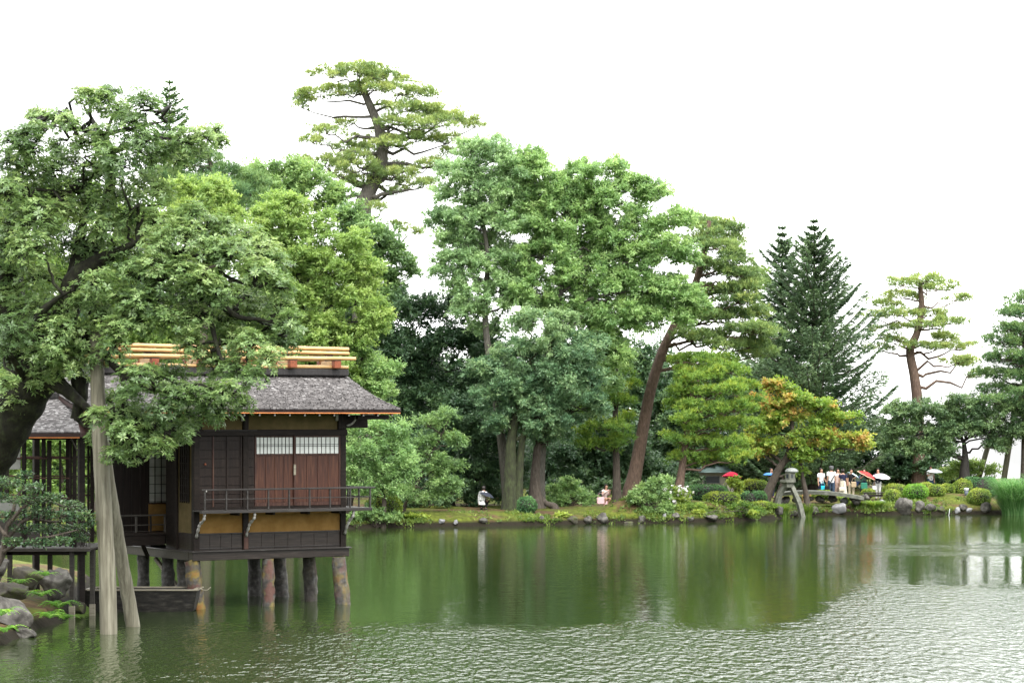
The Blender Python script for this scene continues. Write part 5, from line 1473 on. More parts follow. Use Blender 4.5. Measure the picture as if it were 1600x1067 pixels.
    T = FRONT + [(160,212,16),(170,240,20),(150,228,16),(128,225,14),(165,262,20),(150,160,22),(132,150,14),(172,150,14),(190,178,22),(222,162,22),(205,198,22),(108,196,16),(92,186,14),(70,190,15),(58,182,12),(55,205,14),(40,212,16),(22,225,20),(52,236,24),(90,238,20),(14,255,24),(40,270,28),(80,268,24),(115,255,18),(225,222,24),(262,238,16),(290,224,22),(320,216,18),(340,208,12),(345,222,10),(235,246,20),(275,252,22),(310,240,18),
         (12,305,30),(50,305,30),(90,300,28),(130,285,24),(160,270,22),(190,262,22),(20,345,32),(62,345,32),(105,335,28),(145,325,24),(185,310,24),(220,290,24),(200,340,26),(250,300,20),(160,360,26),(10,390,30),(50,390,30),(95,385,30),(138,392,26),(215,365,26),(245,350,24),(285,370,26),(320,360,24),(350,362,22),(300,335,18),
         (385,378,26),(410,395,24),(428,415,20),(360,395,26),(250,385,24),(190,400,24),(335,395,22),(420,440,22),(400,425,24),(440,450,16),(280,410,20),
         (15,430,26),(60,435,26),(150,445,24),(205,430,22),(235,470,26),(275,462,26),(310,470,26),(190,470,26),(20,475,28),(60,490,30),(100,480,28),(140,480,28),(165,500,26),(370,465,26),(405,475,26),(435,485,22),(450,505,18),(460,520,12),(385,500,26),(345,505,26),(300,500,26),(260,500,26),(220,505,26),(420,520,24),(445,540,18),
         (20,520,30),(55,530,30),(95,520,28),(130,530,24),(10,560,28),(45,565,28),(85,560,28),(110,575,22),(70,595,20),(35,600,18),(130,590,18),(150,560,16),(180,545,20),(390,545,26),(420,560,20),(360,540,26),(330,560,24),(340,585,22),(370,580,22),(395,590,16),(300,540,20),
         (215,590,24),(245,600,24),(205,615,18),(270,590,22),(275,620,24),(305,620,24),(335,625,22),(360,615,20),(380,635,16),(345,650,16),(315,645,22),(285,650,20),(255,640,20),
         (190,650,24),(215,655,24),(245,668,24),(270,680,20),(195,680,24),(225,695,20),(250,700,16),(180,625,16),(290,672,16),(150,650,14),(152,685,12),(180,710,16),(205,712,14),(20,630,16),(5,600,18)]
    for (px, row, rp) in T:
        Yc = NY + RNG.uniform(-1.3, 1.0) - (.6 if row > 540 and px > 140 else 0)
        if (px, row, rp) in FRONT: Yc = 56.2
        c = P(px, row, Yc); R_ = rp / ppm(Yc) * 1.55
        j = int(np.argmin(np.linalg.norm(nodes - c, axis=1)))
        wd.branch(nodes[j], c, .045, .014, .08, .16, 6, 7)
        n = int(26 + rp * rp * .125)
        d = rand_dir(n, .45)
        p = c + d * np.array([R_, R_ * 1.1, R_ * .8]) * (.2 + .8 * RNG.random(n) ** .6)[:, None]
        for q in p[::3]:
            wd.branch(c + (q - c) * .15, q, .010, .005, .06, .16, 3, 3)
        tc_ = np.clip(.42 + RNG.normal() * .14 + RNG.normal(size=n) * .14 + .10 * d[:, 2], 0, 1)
        axis = unit(d * .55 + UP * .8 + RNG.normal(size=(n, 3)) * .3)
        m_ = 9
        idx = np.repeat(np.arange(n), m_)
        a = np.tile(np.arange(m_) * 2.4, n) + RNG.random(n * m_) * .5
        t1 = unit(np.cross(axis, np.array([.3, .9, .1]))); t2 = np.cross(axis, t1)
        lift = (.05 + .55 * RNG.random(n * m_))[:, None]
        ax = t1[idx] * np.cos(a)[:, None] + t2[idx] * np.sin(a)[:, None] + axis[idx] * lift
        ln = .082 + .055 * RNG.random(n * m_)
        v, f = leaf_quads(p[idx] + unit(ax) * .012, ax, axis[idx] + RNG.normal(size=(n * m_, 3)) * .2, ln, ln * .34, .12, .22)
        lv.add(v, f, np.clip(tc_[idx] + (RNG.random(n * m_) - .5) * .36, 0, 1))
    to_local((wd, lv), base)
    wd.build('trunk', M['mossy_dark'], root)
    lv.build('crown', M['near_leaf'], root)
near_tree()

# layered garden shrub in front of the pavilion
reseed(57)
SY = 57.0
b = ground_base(-20, SY)
root = plant_root('layered_shrub', 'low spreading shrub with small glossy leaves in tiers before the pavilion', 'shrub', b)
wd = Wood(); lv = Leaves()
main = smooth_path([P(-22, 905, SY), P(2, 870, SY), P(10, 830, SY - .1), P(20, 800, SY - .1)], 5)
wd.tube(main, np.linspace(.10, .05, len(main)), 8)
arms_ = [[(5, 850), (40, 812), (80, 815), (120, 812)], [(12, 820), (40, 790), (70, 782), (110, 795)], [(8, 835), (-20, 800), (-30, 780)], [(20, 800), (30, 770), (55, 760)], [(4, 862), (40, 845), (80, 838), (120, 828)], [(40, 812), (60, 800), (90, 800)]]
tips = []
for a_ in arms_:
    p = smooth_path([P(x, y, SY + RNG.uniform(-.5, .2)) for x, y in a_], 5)
    wd.tube(p, np.linspace(.05, .018, len(p)), 6); tips.append(p)
tips = np.vstack(tips)
for (px, row, rx, ry) in ((18, 755, 26, 9), (50, 762, 26, 9), (0, 778, 24, 8), (40, 782, 30, 9), (80, 778, 26, 9), (112, 790, 24, 9), (62, 800, 30, 9), (100, 806, 26, 9), (132, 805, 16, 8), (140, 818, 12, 7), (15, 806, 26, 8), (40, 826, 30, 9), (80, 826, 30, 9), (116, 826, 24, 8), (60, 848, 26, 8), (95, 846, 24, 8), (20, 846, 20, 7), (40, 742, 14, 6), (-10, 750, 22, 10), (125, 840, 16, 6)):
    Yc = SY + RNG.uniform(-.7, .3); k = 1 / ppm(Yc)
    c = P(px, row, Yc)
    j = int(np.argmin(np.linalg.norm(tips - c, axis=1))); wd.branch(tips[j], c, .018, .008, .05, .15, 5, 5)
    n = int(rx * 12)
    d = rand_dir(n, .3)
    p = c + d * np.array([rx * k, rx * k, ry * k]) * (.4 + .6 * RNG.random(n))[:, None]
    for q in p[::14]:
        wd.branch(c, q, .008, .003, .03, .12, 4, 3)
    nrm = unit(UP + RNG.normal(size=(n, 3)) * .5); ax = unit(np.cross(nrm, RNG.normal(size=(n, 3))) + d * .3)
    ln = .055 + .04 * RNG.random(n)
    v, f = leaf_quads(p, ax, nrm, ln, ln * .5, .12); lv.add(v, f, np.clip(.45 + RNG.normal() * .1 + RNG.normal(size=n) * .2, 0, 1))
to_local((wd, lv), b)
wd.build('stem', M['bark'], root); lv.build('foliage', M['pond_shrub'], root)
# ================================================================== FAR BUILDINGS BETWEEN THE TRUNKS
reseed(61)
M['cream_wall'] = noise_mat('cream_wall', [(.3, (.34, .30, .24)), (.7, (.46, .41, .34))], (1, 1, 1), 1.5, 5, .9)
M['teal_roof'] = noise_mat('teal_roof', [(.3, (.16, .24, .23)), (.7, (.28, .37, .36))], (1, 8, 8), 1.5, 4, .5)
M['dark_glass'] = plain('dark_glass', (.02, .025, .03), .15, .5)
def far_house(label, px0, px1, Y, wall_top, dep, wall='cream_wall', roofm='teal_roof', rise=.9):
    w = (px1 - px0) / ppm(Y)
    b = ground_base((px0 + px1) / 2, Y)
    zt = CAM_H - (wall_top - HZ) / FPX * Y - b[2]
    h = empty('far_house', b); tag(h, label, 'building', 'low buildings behind the garden trees')
    MB().box(-w / 2, w / 2, 0, dep, -.3, zt, 0).build('wall', M[wall], h)
    r_ = MB()
    o = .45
    r_.add([(-w / 2 - o, -o, zt + .003), (w / 2 + o, -o, zt + .003), (w / 2 + o, dep + o, zt + .003), (-w / 2 - o, dep + o, zt + .003), (-w / 2 - o, dep / 2, zt + rise), (w / 2 + o, dep / 2, zt + rise)],
           [(0, 1, 5, 4), (2, 3, 4, 5), (3, 0, 4), (1, 2, 5), (3, 2, 1, 0)])
    r_.build('roof', M[roofm], h)
    n = max(1, int(w / 2.2))
    for i in range(n):
        x = -w / 2 + (i + .5) * w / n
        wd_ = MB().box(x - .5, x + .5, -.06, -.004, zt * .35, zt * .8, 0).build('window', M['plaster'], h)
        MB().box(x - .44, x + .44, -.075, -.062, zt * .38, zt * .77, 0).build('pane', M['dark_glass'], wd_)
    return h
far_house('cream-walled garden building behind the pink umbrella', 1088, 1136, 150, 738, 5)
far_house('long low pale building glimpsed between the pine trunks', 905, 1070, 166, 748, 6, 'plaster')
far_house('small hut with a green roof behind the leaning sapling', 676, 706, 150, 752, 3)

# ================================================================== SHRUBS
for lab, px, Y, rx, top, bot, leaf, sq in (
    ('clipped ball shrub standing alone at the edge of the water', 823, 118.9, 15.5, 776, 812, 'clipped_dark', 2.3),
    ('broad clipped dome at the balcony end of the bank', 600, 116.0, 29, 774, 814, 'clipped', 2.3),
    ('largest clipped dome, in front of the dark one near the pink umbrella', 1128, 124.0, 29, 768, 806, 'clipped', 2.8),
    ('dark flat-topped clipped shrub behind the largest dome', 1104, 128.0, 36, 757, 784, 'clipped_dark', 2.8),
    ('upper rounded tier of the trimmed hedge beside the maple trunk', 1178, 131.5, 23, 749, 777, 'clipped', 2.8),
    ('lower dark tier of the trimmed hedge beside the maple trunk', 1173, 129.0, 27, 767, 790, 'clipped_dark', 3.4),
    ('low sloping mound at the foot of the maple', 1189, 124.6, 20, 783, 812, 'clipped', 2.2),
    ('low mound at the feet of the standing group, on the bridge end', 1286, 132.5, 17, 766, 780, 'clipped', 2.0),
    ('clipped dome behind the bench end, nearest the lilac umbrella', 1398, 134.5, 20, 756, 781, 'clipped', 2.2),
    ('small clipped dome directly behind the great boulder', 1395, 132.3, 14, 765, 788, 'clipped', 2.2),
    ('wide bright clipped dome just behind the top of the great boulder', 1431, 133.0, 20, 756, 784, 'fern', 2.3),
    ('low back dome hiding the legs of the person with the white umbrella', 1446, 136.5, 19, 754, 775, 'clipped', 2.2),
    ('olive clipped dome beside the wide bright one', 1463, 133.5, 14, 757, 781, 'clipped', 2.3),
    ('small yellow-topped dome between the olive one and the round ball', 1480, 135.5, 12, 756, 779, 'clipped', 2.3),
    ('round clipped ball under the forked shade tree', 1504, 136.0, 15, 748, 776, 'clipped', 2.2),
    ('dark square hedge behind the garden lamp', 1532, 138.5, 25, 745, 775, 'clipped_dark', 4.0),
    ('russet-topped clipped dome between the garden lamp and the tall grass', 1530, 132.2, 18, 763, 795, 'clipped', 2.4),
    ('small clipped dome near the bridge end behind the bench', 1357, 134.0, 11, 764, 776, 'clipped', 2.2)):
    clipped_shrub('clipped_shrub', lab, px, Y, rx, top, bot, leaf, square=sq)

loose_shrub('leafy_bush', 'light-green bush between the buttressed trunk and the seated woman', 885, 124.0, [(868, 768, 18, 14), (888, 756, 18, 12), (900, 772, 18, 12), (880, 783, 24, 8), (860, 783, 14, 8), (915, 780, 14, 9)], 'fresh_leaf', .11, 80, .26)
loose_shrub('nandina_bush', 'tallest bright-green bush on the bank, its stem reaching the water', 1012, 120.6, [(1005, 768, 18, 9), (1020, 758, 16, 9), (1036, 752, 12, 7), (1000, 780, 22, 9), (1030, 778, 20, 10), (1015, 795, 14, 9), (1035, 800, 18, 9), (1040, 790, 16, 9), (990, 776, 14, 6)], 'green_leaf', .11, 85, .24, tmean=.65)
loose_shrub('flowering_shrub', 'shrub covered with small white blossoms in front of the low pine', 1052, 122.8, [(1045, 770, 18, 9), (1062, 768, 18, 9), (1055, 782, 20, 9), (1068, 778, 12, 9), (1040, 782, 12, 8)], 'cover', .10, 70, .24, blossoms=330)
loose_shrub('azalea_mound', 'loose russet-green mound beside the purple-grey stone', 1072, 121.8, [(1062, 796, 20, 9), (1080, 793, 18, 10), (1095, 798, 16, 8), (1045, 802, 12, 6)], 'cover', .07, 110, .2, tmean=.55)
loose_shrub('twiggy_shrub', 'grey-pink twiggy shrub spilling to the water below the largest dome', 1158, 122.4, [(1145, 796, 16, 9), (1160, 792, 18, 10), (1176, 798, 16, 9), (1150, 806, 20, 6), (1172, 807, 18, 6)], 'cover', .08, 70, .2, tmean=.3)
loose_shrub('sapling', 'yellow-leaved sapling in front of the pink umbrella', 1149, 127.6, [(1150, 752, 8, 4), (1155, 760, 6, 6), (1142, 756, 6, 3), (1152, 768, 6, 5)], 'cover', .11, 45, .18, tmean=.85, aspect=.7)
loose_shrub('bank_bush', 'dense green bush at the water below the balcony', 588, 114.3, [(560, 806, 16, 9), (580, 800, 16, 11), (596, 808, 18, 8), (615, 808, 16, 8), (545, 812, 14, 7)], 'green_leaf', .1, 80, .2, tmean=.5)
loose_shrub('yellow_plant', 'pale yellow leafy plant on the bank below the leaning sapling', 655, 115.6, [(650, 812, 10, 6), (662, 808, 8, 5), (640, 812, 8, 5)], 'cover', .12, 40, .16, tmean=.9)
loose_shrub('yellow_plant', 'pale yellow plant trailing into the water beside the brown stone', 878, 118.5, [(872, 816, 6, 4), (884, 816, 6, 4)], 'cover', .12, 40, .14, tmean=.95)
loose_shrub('yellow_plant', 'pale yellow plant at the water under the largest dome', 1092, 121.2, [(1090, 813, 7, 4), (1180, 808, 10, 5)], 'cover', .12, 40, .14, tmean=.95)
loose_shrub('yellow_bush', 'yellow-green bush glowing behind the forked shade tree', 1540, 141.5, [(1490, 730, 16, 12), (1525, 728, 18, 10), (1550, 735, 16, 9), (1475, 742, 16, 9), (1512, 740, 20, 9)], 'yellow_leaf', .15, 70, .34, per=30)
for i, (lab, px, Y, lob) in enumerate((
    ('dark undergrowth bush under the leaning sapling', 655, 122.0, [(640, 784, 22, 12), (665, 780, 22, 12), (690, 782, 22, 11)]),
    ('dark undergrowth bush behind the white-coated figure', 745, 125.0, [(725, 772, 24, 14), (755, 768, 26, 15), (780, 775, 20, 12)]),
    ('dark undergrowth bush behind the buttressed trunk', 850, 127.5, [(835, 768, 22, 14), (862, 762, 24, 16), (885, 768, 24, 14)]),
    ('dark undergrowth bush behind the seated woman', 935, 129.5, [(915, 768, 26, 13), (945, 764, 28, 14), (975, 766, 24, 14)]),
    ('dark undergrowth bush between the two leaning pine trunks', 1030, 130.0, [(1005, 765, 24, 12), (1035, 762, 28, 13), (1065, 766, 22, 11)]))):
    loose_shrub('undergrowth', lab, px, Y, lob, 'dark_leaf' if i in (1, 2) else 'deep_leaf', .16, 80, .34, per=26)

def grass_clump(label, px, Y, half, top, n, leaf='reed', wid=.022, group=None, name='grass_clump', lean=1.0):
    b = ground_base(px, Y)
    root = plant_root(name, label, 'grass', b, group)
    k = 1 / ppm(Y)
    H = P(px, top, Y)[2] - b[2]
    a = RNG.random(n) * 2 * np.pi
    r0 = np.sqrt(RNG.random(n)) * half * k * .45
    base = np.stack([np.cos(a) * r0, np.sin(a) * r0 * .8, np.full(n, -.05)], 1)
    a2 = a + RNG.normal(size=n) * .5
    out = np.stack([np.cos(a2), np.sin(a2), np.zeros(n)], 1)
    Ln = H * (.75 + .45 * RNG.random(n)); sp = half * k * (.25 + .75 * RNG.random(n)) * lean
    sd = np.stack([-np.sin(a2), np.cos(a2), np.zeros(n)], 1)
    V = []
    ts = (0, .35, .65, .88, 1.0)
    for i, t_ in enumerate(ts):
        p = base + out * (sp * t_ ** 1.8)[:, None] + UP * (Ln * (1.35 * t_ - .55 * t_ ** 3.0))[:, None]
        w = wid * (1 - .85 * t_)
        V += [p - sd * w, p + sd * w]
    V = np.stack(V, 1)
    F = np.array([(2 * i, 2 * i + 1, 2 * i + 3, 2 * i + 2) for i in range(4)])
    f = (np.arange(n)[:, None, None] * 10 + F[None]).reshape(-1, 4)
    t = np.repeat(np.clip(.45 + RNG.normal(size=n) * .22, 0, 1), 4)
    mesh_np('blades', V.reshape(-1, 3), f, M[leaf], root, tint=t)
    return root
grass_clump('huge arching clump of tall grass at the picture edge by the water', 1592, 130.2, 50, 742, 2300, wid=.028)
grass_clump('second arching clump of tall grass half cut off by the frame', 1645, 130.8, 50, 735, 1500, wid=.028)
for lab, px, Y, h_, tp in (('bright grassy tuft beside the great boulder', 1368, 130.6, 20, 779), ('grassy tuft below the bridge end', 1340, 131.3, 15, 781), ('yellowing tuft between the pale stone and the lantern leg', 1262, 128.6, 11, 783), ('grassy tuft at the foot of the stone lantern', 1222, 126.2, 16, 783), ('fern-like tuft on the bank under the maple', 1205, 125.6, 14, 788), ('grassy tuft beside the pale angular stone', 1293, 131.0, 9, 787), ('sedge tuft beneath the broad balcony dome', 640, 115.5, 12, 802), ('tuft of light grass in front of the largest dome', 1105, 122.4, 14, 790), ('grass tuft behind the bench', 1320, 132.2, 14, 772)):
    grass_clump(lab, px, Y, h_, tp, 420, 'cover', .016, 'grass tufts along the bank', 'grass_tuft', 1.3)

# ground cover along the bank: countless small leaves
n = 7500
seg = SHORE[12:-3]
L_ = np.linalg.norm(np.diff(seg, axis=0), axis=1); cum = np.concatenate([[0], np.cumsum(L_)])
u = RNG.random(n) * cum[-1]; j = np.searchsorted(cum, u) - 1; j = np.clip(j, 0, len(L_) - 1)
q = ((u - cum[j]) / L_[j])[:, None]
pos = seg[j] * (1 - q) + seg[j + 1] * q
dirn = (seg[j + 1] - seg[j]) / L_[j][:, None]
nor = np.stack([-dirn[:, 1], dirn[:, 0]], 1)
pos = pos + nor * (RNG.random(n) ** 1.5 * 1.9 + .02)[:, None]
keep = (pond_dist(pos[:, 0], pos[:, 1]) > -.05) & (wob(pos[:, 0], pos[:, 1], .7, 3.0) + RNG.normal(size=n) * .25 > .12)
pos = pos[keep]; n = len(pos)
z = land_z(pos[:, 0], pos[:, 1])
idx = np.repeat(np.arange(n), 9); m_ = len(idx)
c = np.stack([pos[idx, 0], pos[idx, 1], z[idx]], 1) + RNG.normal(size=(m_, 3)) * np.array([.09, .09, .03])
ax = unit(RNG.normal(size=(m_, 3)) * .8 + UP * .8); nrm = unit(RNG.normal(size=(m_, 3)) + UP)
ln = .07 + .10 * RNG.random(m_)
v, f = leaf_tris(c, ax, nrm, ln, ln * .5)
tone = np.clip(.45 + .3 * wob(pos[:, 0], pos[:, 1], 1.3, 1.0), 0, 1)
tag(mesh_np('ground_cover', v, f, M['low_cover'], tint=np.clip(tone[idx] + RNG.normal(size=m_) * .15, 0, 1)), 'low leafy ground cover along the water edge', kind='stuff')

# ================================================================== STONES ALONG THE SHORE
SHORE_PX = [540, 600, 700, 770, 830, 900, 960, 1050, 1120, 1180, 1215, 1238, 1262, 1330, 1400, 1470, 1560]
SHORE_ROW = [826, 824, 823, 822, 820.5, 819, 817.5, 816.5, 815.5, 813, 810, 807, 805.5, 804.5, 804.5, 803.5, 803]
for i, (lab, px, row, Y, rx, ry, mat, tl) in enumerate((
    ('rounded brown stone at the waterline past the clipped ball', 895, 812, 119.0, 13, 7, 'mossy_rock', 0),
    ('small grey stone next to the rounded brown one', 918, 812.5, 119.2, 7, 6, 'rock', .2),
    ('smooth dark grey stone below the moss hump', 941, 811, 119.4, 11, 8, 'rock', -.1),
    ('dark round stone touching the tallest bright bush', 1002, 813, 120.0, 7, 7, 'rock', 0),
    ('flat brown slab stone at the waterline below the moss hump', 982, 818, 119.6, 12, 4, 'mossy_rock', 0),
    ('small white-topped stone at the foot of the tallest bright bush', 1038, 809, 120.6, 4.5, 7, 'pale_rock', 0),
    ('purple-grey tilted stone under the white blossoms', 1056, 807, 120.8, 10, 7, 'rock', .45),
    ('small dark stone beside the pale yellow plant', 1079, 811, 121.0, 8, 4, 'rock', 0),
    ('long low lichened stone under the largest dome', 1113, 810, 121.4, 14, 6, 'rock', 0),
    ('little stone in the moss beside the clipped ball', 846, 811, 118.3, 5, 5, 'rock', 0),
    ('pale stone lying in the moss below the dark evergreens', 690, 815, 116.0, 6, 4, 'pale_rock', 0),
    ('second pale stone in the moss below the dark evergreens', 712, 817, 115.8, 4, 4, 'pale_rock', 0),
    ('grey stone in the leafy bank below the white-coated figure', 755, 814, 116.6, 8, 5, 'rock', 0),
    ('pale angular stone below the bridge', 1311, 794, 130.2, 12, 9, 'pale_rock', .25),
    ('great upright boulder at the waterline', 1411, 789, 130.6, 18, 17, 'rock', .05),
    ('brownish stone next to the great boulder', 1437, 793, 131.0, 10, 8, 'rock', 0),
    ('blocky stone beneath the wide bright dome', 1454, 793, 131.2, 9, 8, 'rock', .1),
    ('mossy stone under the moss lawn by the water', 1470, 797, 131.0, 8, 6, 'mossy_rock', 0),
    ('pale stone half in the water near the thin white stake', 1495, 799, 130.6, 6, 5, 'pale_rock', 0),
    ('wedge-shaped stone below the garden lamp', 1504, 793, 131.6, 8, 6, 'rock', -.2),
    ('small rounded stone beside the wedge-shaped one', 1514, 798, 131.0, 7, 5, 'pale_rock', 0),
    ('reddish-grey pointed boulder beside the tall grass', 1539, 794, 131.0, 13, 10, 'rock', .3),
    ('stone at the water beside the long lantern leg', 1270, 799, 128.6, 9, 7, 'rock', 0),
    ('stone supporting the short lantern leg', 1216, 799, 127.2, 10, 8, 'rock', 0),
    ('flat stone at the waterline behind the long lantern leg', 1240, 803, 128.2, 9, 4, 'rock', 0),
    ('stone ending the bridge beside the bench', 1352, 778, 132.0, 9, 5, 'rock', 0),
    ('white stone between the bridge end and the great boulder', 1378, 784, 131.6, 6, 4, 'pale_rock', 0),
    ('grey stone under the near end of the bridge', 1246, 781, 130.4, 9, 6, 'rock', 0),
    ('grey stone under the bridge, second from the lantern', 1264, 780, 130.6, 9, 6, 'rock', 0),
    ('grey stone under the middle of the bridge', 1283, 781, 130.8, 9, 6, 'rock', 0),
    ('grey stone under the bridge, by the pale angular one', 1302, 781, 131.0, 9, 6, 'rock', 0),
    ('pale stone under the far end of the bridge', 1320, 782, 131.0, 7, 6, 'pale_rock', 0))):
    srow = float(np.interp(px, SHORE_PX, SHORE_ROW))
    if row + ry > srow - 9 or row > srow - 12: Y = CAM_H * FPX / (srow - HZ) + .12       # seated on the bank edge
    boulder(lab, px, row - 1, Y, rx * 1.1, ry * 1.2, mat, 100 + i, tl, 'stones along the shore', 3)

# ================================================================== STONE LANTERN
LY = 127.6
lb = P(1233, 800, LY)
lan = empty('stone_lantern', lb); tag(lan, 'two-legged stone lantern, one long curved leg standing in the water', 'lantern')
def lz(row): return CAM_H - (row - HZ) / FPX * LY - lb[2]
def lx(px): return (px - 1233) / ppm(LY)
def ring_stack(name, rows, n=6, parent=None, mat='lantern_stone', rot=.26, cx=0.0):
    """A prism with n sides through (radius, z) rows, capped."""
    mb = MB(); v = []
    for r_, z in rows:
        v += [(cx + r_ * math.cos(rot + i * 2 * math.pi / n), r_ * math.sin(rot + i * 2 * math.pi / n), z) for i in range(n)]
    f = [(k * n + i, k * n + (i + 1) % n, (k + 1) * n + (i + 1) % n, (k + 1) * n + i) for k in range(len(rows) - 1) for i in range(n)]
    f += [tuple(range(n - 1, -1, -1)), tuple(range((len(rows) - 1) * n, len(rows) * n))]
    return mb.add(v, f).build(name, M[mat], parent or lan)
M['lantern_cap'] = noise_mat('lantern_cap', [(.3, (.14, .15, .145)), (.7, (.30, .32, .31))], (1, 1, 1), 4, 6, .6)
ring_stack('cap', [(.30, lz(738)), (.34, lz(736)), (.30, lz(733.5)), (.18, lz(731.3)), (.05, lz(730.6))], 12, mat='lantern_cap', cx=lx(1237))
fb = ring_stack('fire_box', [(.27, lz(749.2)), (.27, lz(738.1))], 6, cx=lx(1235))
for i in range(6):
    a = .26 + (i + .5) * math.pi / 3
    cx_, cy_ = lx(1235) + .235 * math.cos(a), .235 * math.sin(a)
    t1 = np.array([-math.sin(a), math.cos(a)])
    MB().beam((cx_, cy_, lz(746.5)), (cx_, cy_, lz(740.5)), .13, .012, (math.cos(a), math.sin(a), 0)).build('window_opening', M['dark_glass'], fb)
ring_stack('platform', [(.34, lz(755)), (.42, lz(753)), (.42, lz(749.3))], 6, cx=lx(1231))
ring_stack('neck', [(.26, lz(761)), (.30, lz(755.1))], 6, cx=lx(1231))
def leg(pts, w0, w1):
    p = smooth_path([(lx(a), dy, lz(b)) for a, b, dy in pts], 5)
    w = np.linspace(w0, w1, len(p))
    v, f, _ = tube_arrays(p, w * .72, 4)
    mb = MB().add(v, f); mb.f.append(tuple(range(len(v) - 4, len(v)))); mb.sm.append(False)
    mb.build('leg', M['lantern_stone'], lan)
leg([(1236, 758, 0), (1242, 772, -.1), (1249, 790, -.15), (1254, 814, -.2)], .20, .24)
leg([(1229, 758, 0), (1221, 768, .1), (1217, 780, .15), (1216, 796, .2)], .20, .22)

# bridge slab
BY = 130.6
br = empty('stone_bridge', P(1285, 775, BY)); tag(br, 'low arched stone slab bridge leading from the lantern', 'bridge')
bo = P(1285, 775, BY)
top_pts = [(1218, 769.5), (1240, 767), (1265, 766.4), (1290, 767.4), (1315, 770), (1348, 775.5)]
mb = MB(); v = []
pp_ = smooth_path([(a, b, 0) for a, b in top_pts], 4)
for a, b, _ in pp_:
    t_ = P(a, b, BY) - bo
    v += [(t_[0], -.55, t_[2]), (t_[0], .55, t_[2] + .02), (t_[0], .55, t_[2] - .15), (t_[0], -.55, t_[2] - .17)]
f = [(k * 4 + i, k * 4 + 4 + i, k * 4 + 4 + (i + 1) % 4, k * 4 + (i + 1) % 4) for k in range(len(pp_) - 1) for i in range(4)]
f += [(0, 1, 2, 3), tuple(len(v) - 4 + i for i in (3, 2, 1, 0))]
mb.add(v, f).build('slab', M['lantern_stone'], br)
for a in (1226, 1338):
    t_ = P(a, 783, BY) - bo
    co_, fs_ = rock_mesh(.42, .5, .30, int(a), n=2)
    ab = mesh_np('abutment', co_, fs_, M['rock'], br); ab.location = t_
# short bamboo stakes by the lantern
for i, px in enumerate((1254, 1261, 1266)):
    o = MB().tube([(0, 0, -.2), (0, 0, .32)], [.035, .035], 7).build('bamboo_stake', M['bamboo'])
    o.location = ground_base(px, 132.6) + UP * (P(px, 778, 132.6)[2] - ground_base(px, 132.6)[2] + .05)
    tag(o, ('short bamboo stake nearest the lantern', 'middle one of three short bamboo stakes', 'short bamboo stake farthest from the lantern')[i], 'stake', 'short bamboo stakes')
# bench
bb = ground_base(1367, 133.2)
bn = empty('wooden_bench', bb); tag(bn, 'dark backless wooden bench beside the clipped domes', 'bench')
for i in range(3):
    MB().box(-.62, .62, -.25 + i * .17, -.25 + i * .17 + .155, .40, .45, .008).build('seat_plank', M['base_timber'], bn)
MB().box(-.62, .62, -.24, -.19, .24, .36, .008).build('apron', M['base_timber'], bn)
for sx in (-.5, .5):
    for sy in (-.2, .18):
        MB().box(sx - .04, sx + .04, sy - .04 + .06, sy + .04 + .06, -.1, .398, .006).build('leg', M['base_timber'], bn)
# garden lamp
gl = empty('garden_lamp', ground_base(1510, 134.0)); tag(gl, 'small dark garden lamp with a pale hood on the moss lawn', 'lamp')
zt = P(1510, 762, 134.0)[2] - gl.location[2]
M['lamp_metal'] = plain('lamp_metal', (.06, .075, .095), .5, .4)
M['lamp_hood'] = plain('lamp_hood', (.42, .44, .45), .45, .4)
MB().tube([(0, 0, -.1), (0, 0, zt - .12)], [.10, .10], 10).build('post', M['lamp_metal'], gl)
ring_ = [(.12, zt - .118), (.13, zt - .03), (.10, zt)]
mb = MB(); v = [(r_ * math.cos(i * .5236), r_ * math.sin(i * .5236), z) for r_, z in ring_ for i in range(12)]
f = [(k * 12 + i, k * 12 + (i + 1) % 12, k * 12 + 12 + (i + 1) % 12, k * 12 + 12 + i) for k in range(2) for i in range(12)] + [tuple(range(11, -1, -1)), tuple(range(24, 36))]
mb.add(v, f).build('hood', M['lamp_hood'], gl)
# thin stake, tree props
o = MB().tube([(0, 0, -.4), (.10, 0, .28)], [.018, .014], 6).build('thin_stake', M['lamp_hood']); o.location = P(1481, 803, 130.2)
tag(o, 'thin white stake leaning out of the water', 'stake')
for lab, a, b, Y, r_ in (('brown prop pole leaning against the sky behind the tall grass', (1570, 740), (1592, 600), 141, .17), ('pale prop pole leaning behind the forked shade tree', (1529, 748), (1552, 668), 142, .17), ('thin upright prop pole at the picture edge', (1599, 740), (1600, 600), 141.5, .10)):
    p0, p1 = P(*a, Y), P(*b, Y); p0 = p0 + (p0 - p1) * .25
    o = MB().tube([(0, 0, 0), tuple(p1 - p0)], [r_, r_ * .8], 9).build('prop_pole', M['prop_wood']); o.location = p0
    tag(o, lab, 'pole', 'prop poles under the tiered pine')
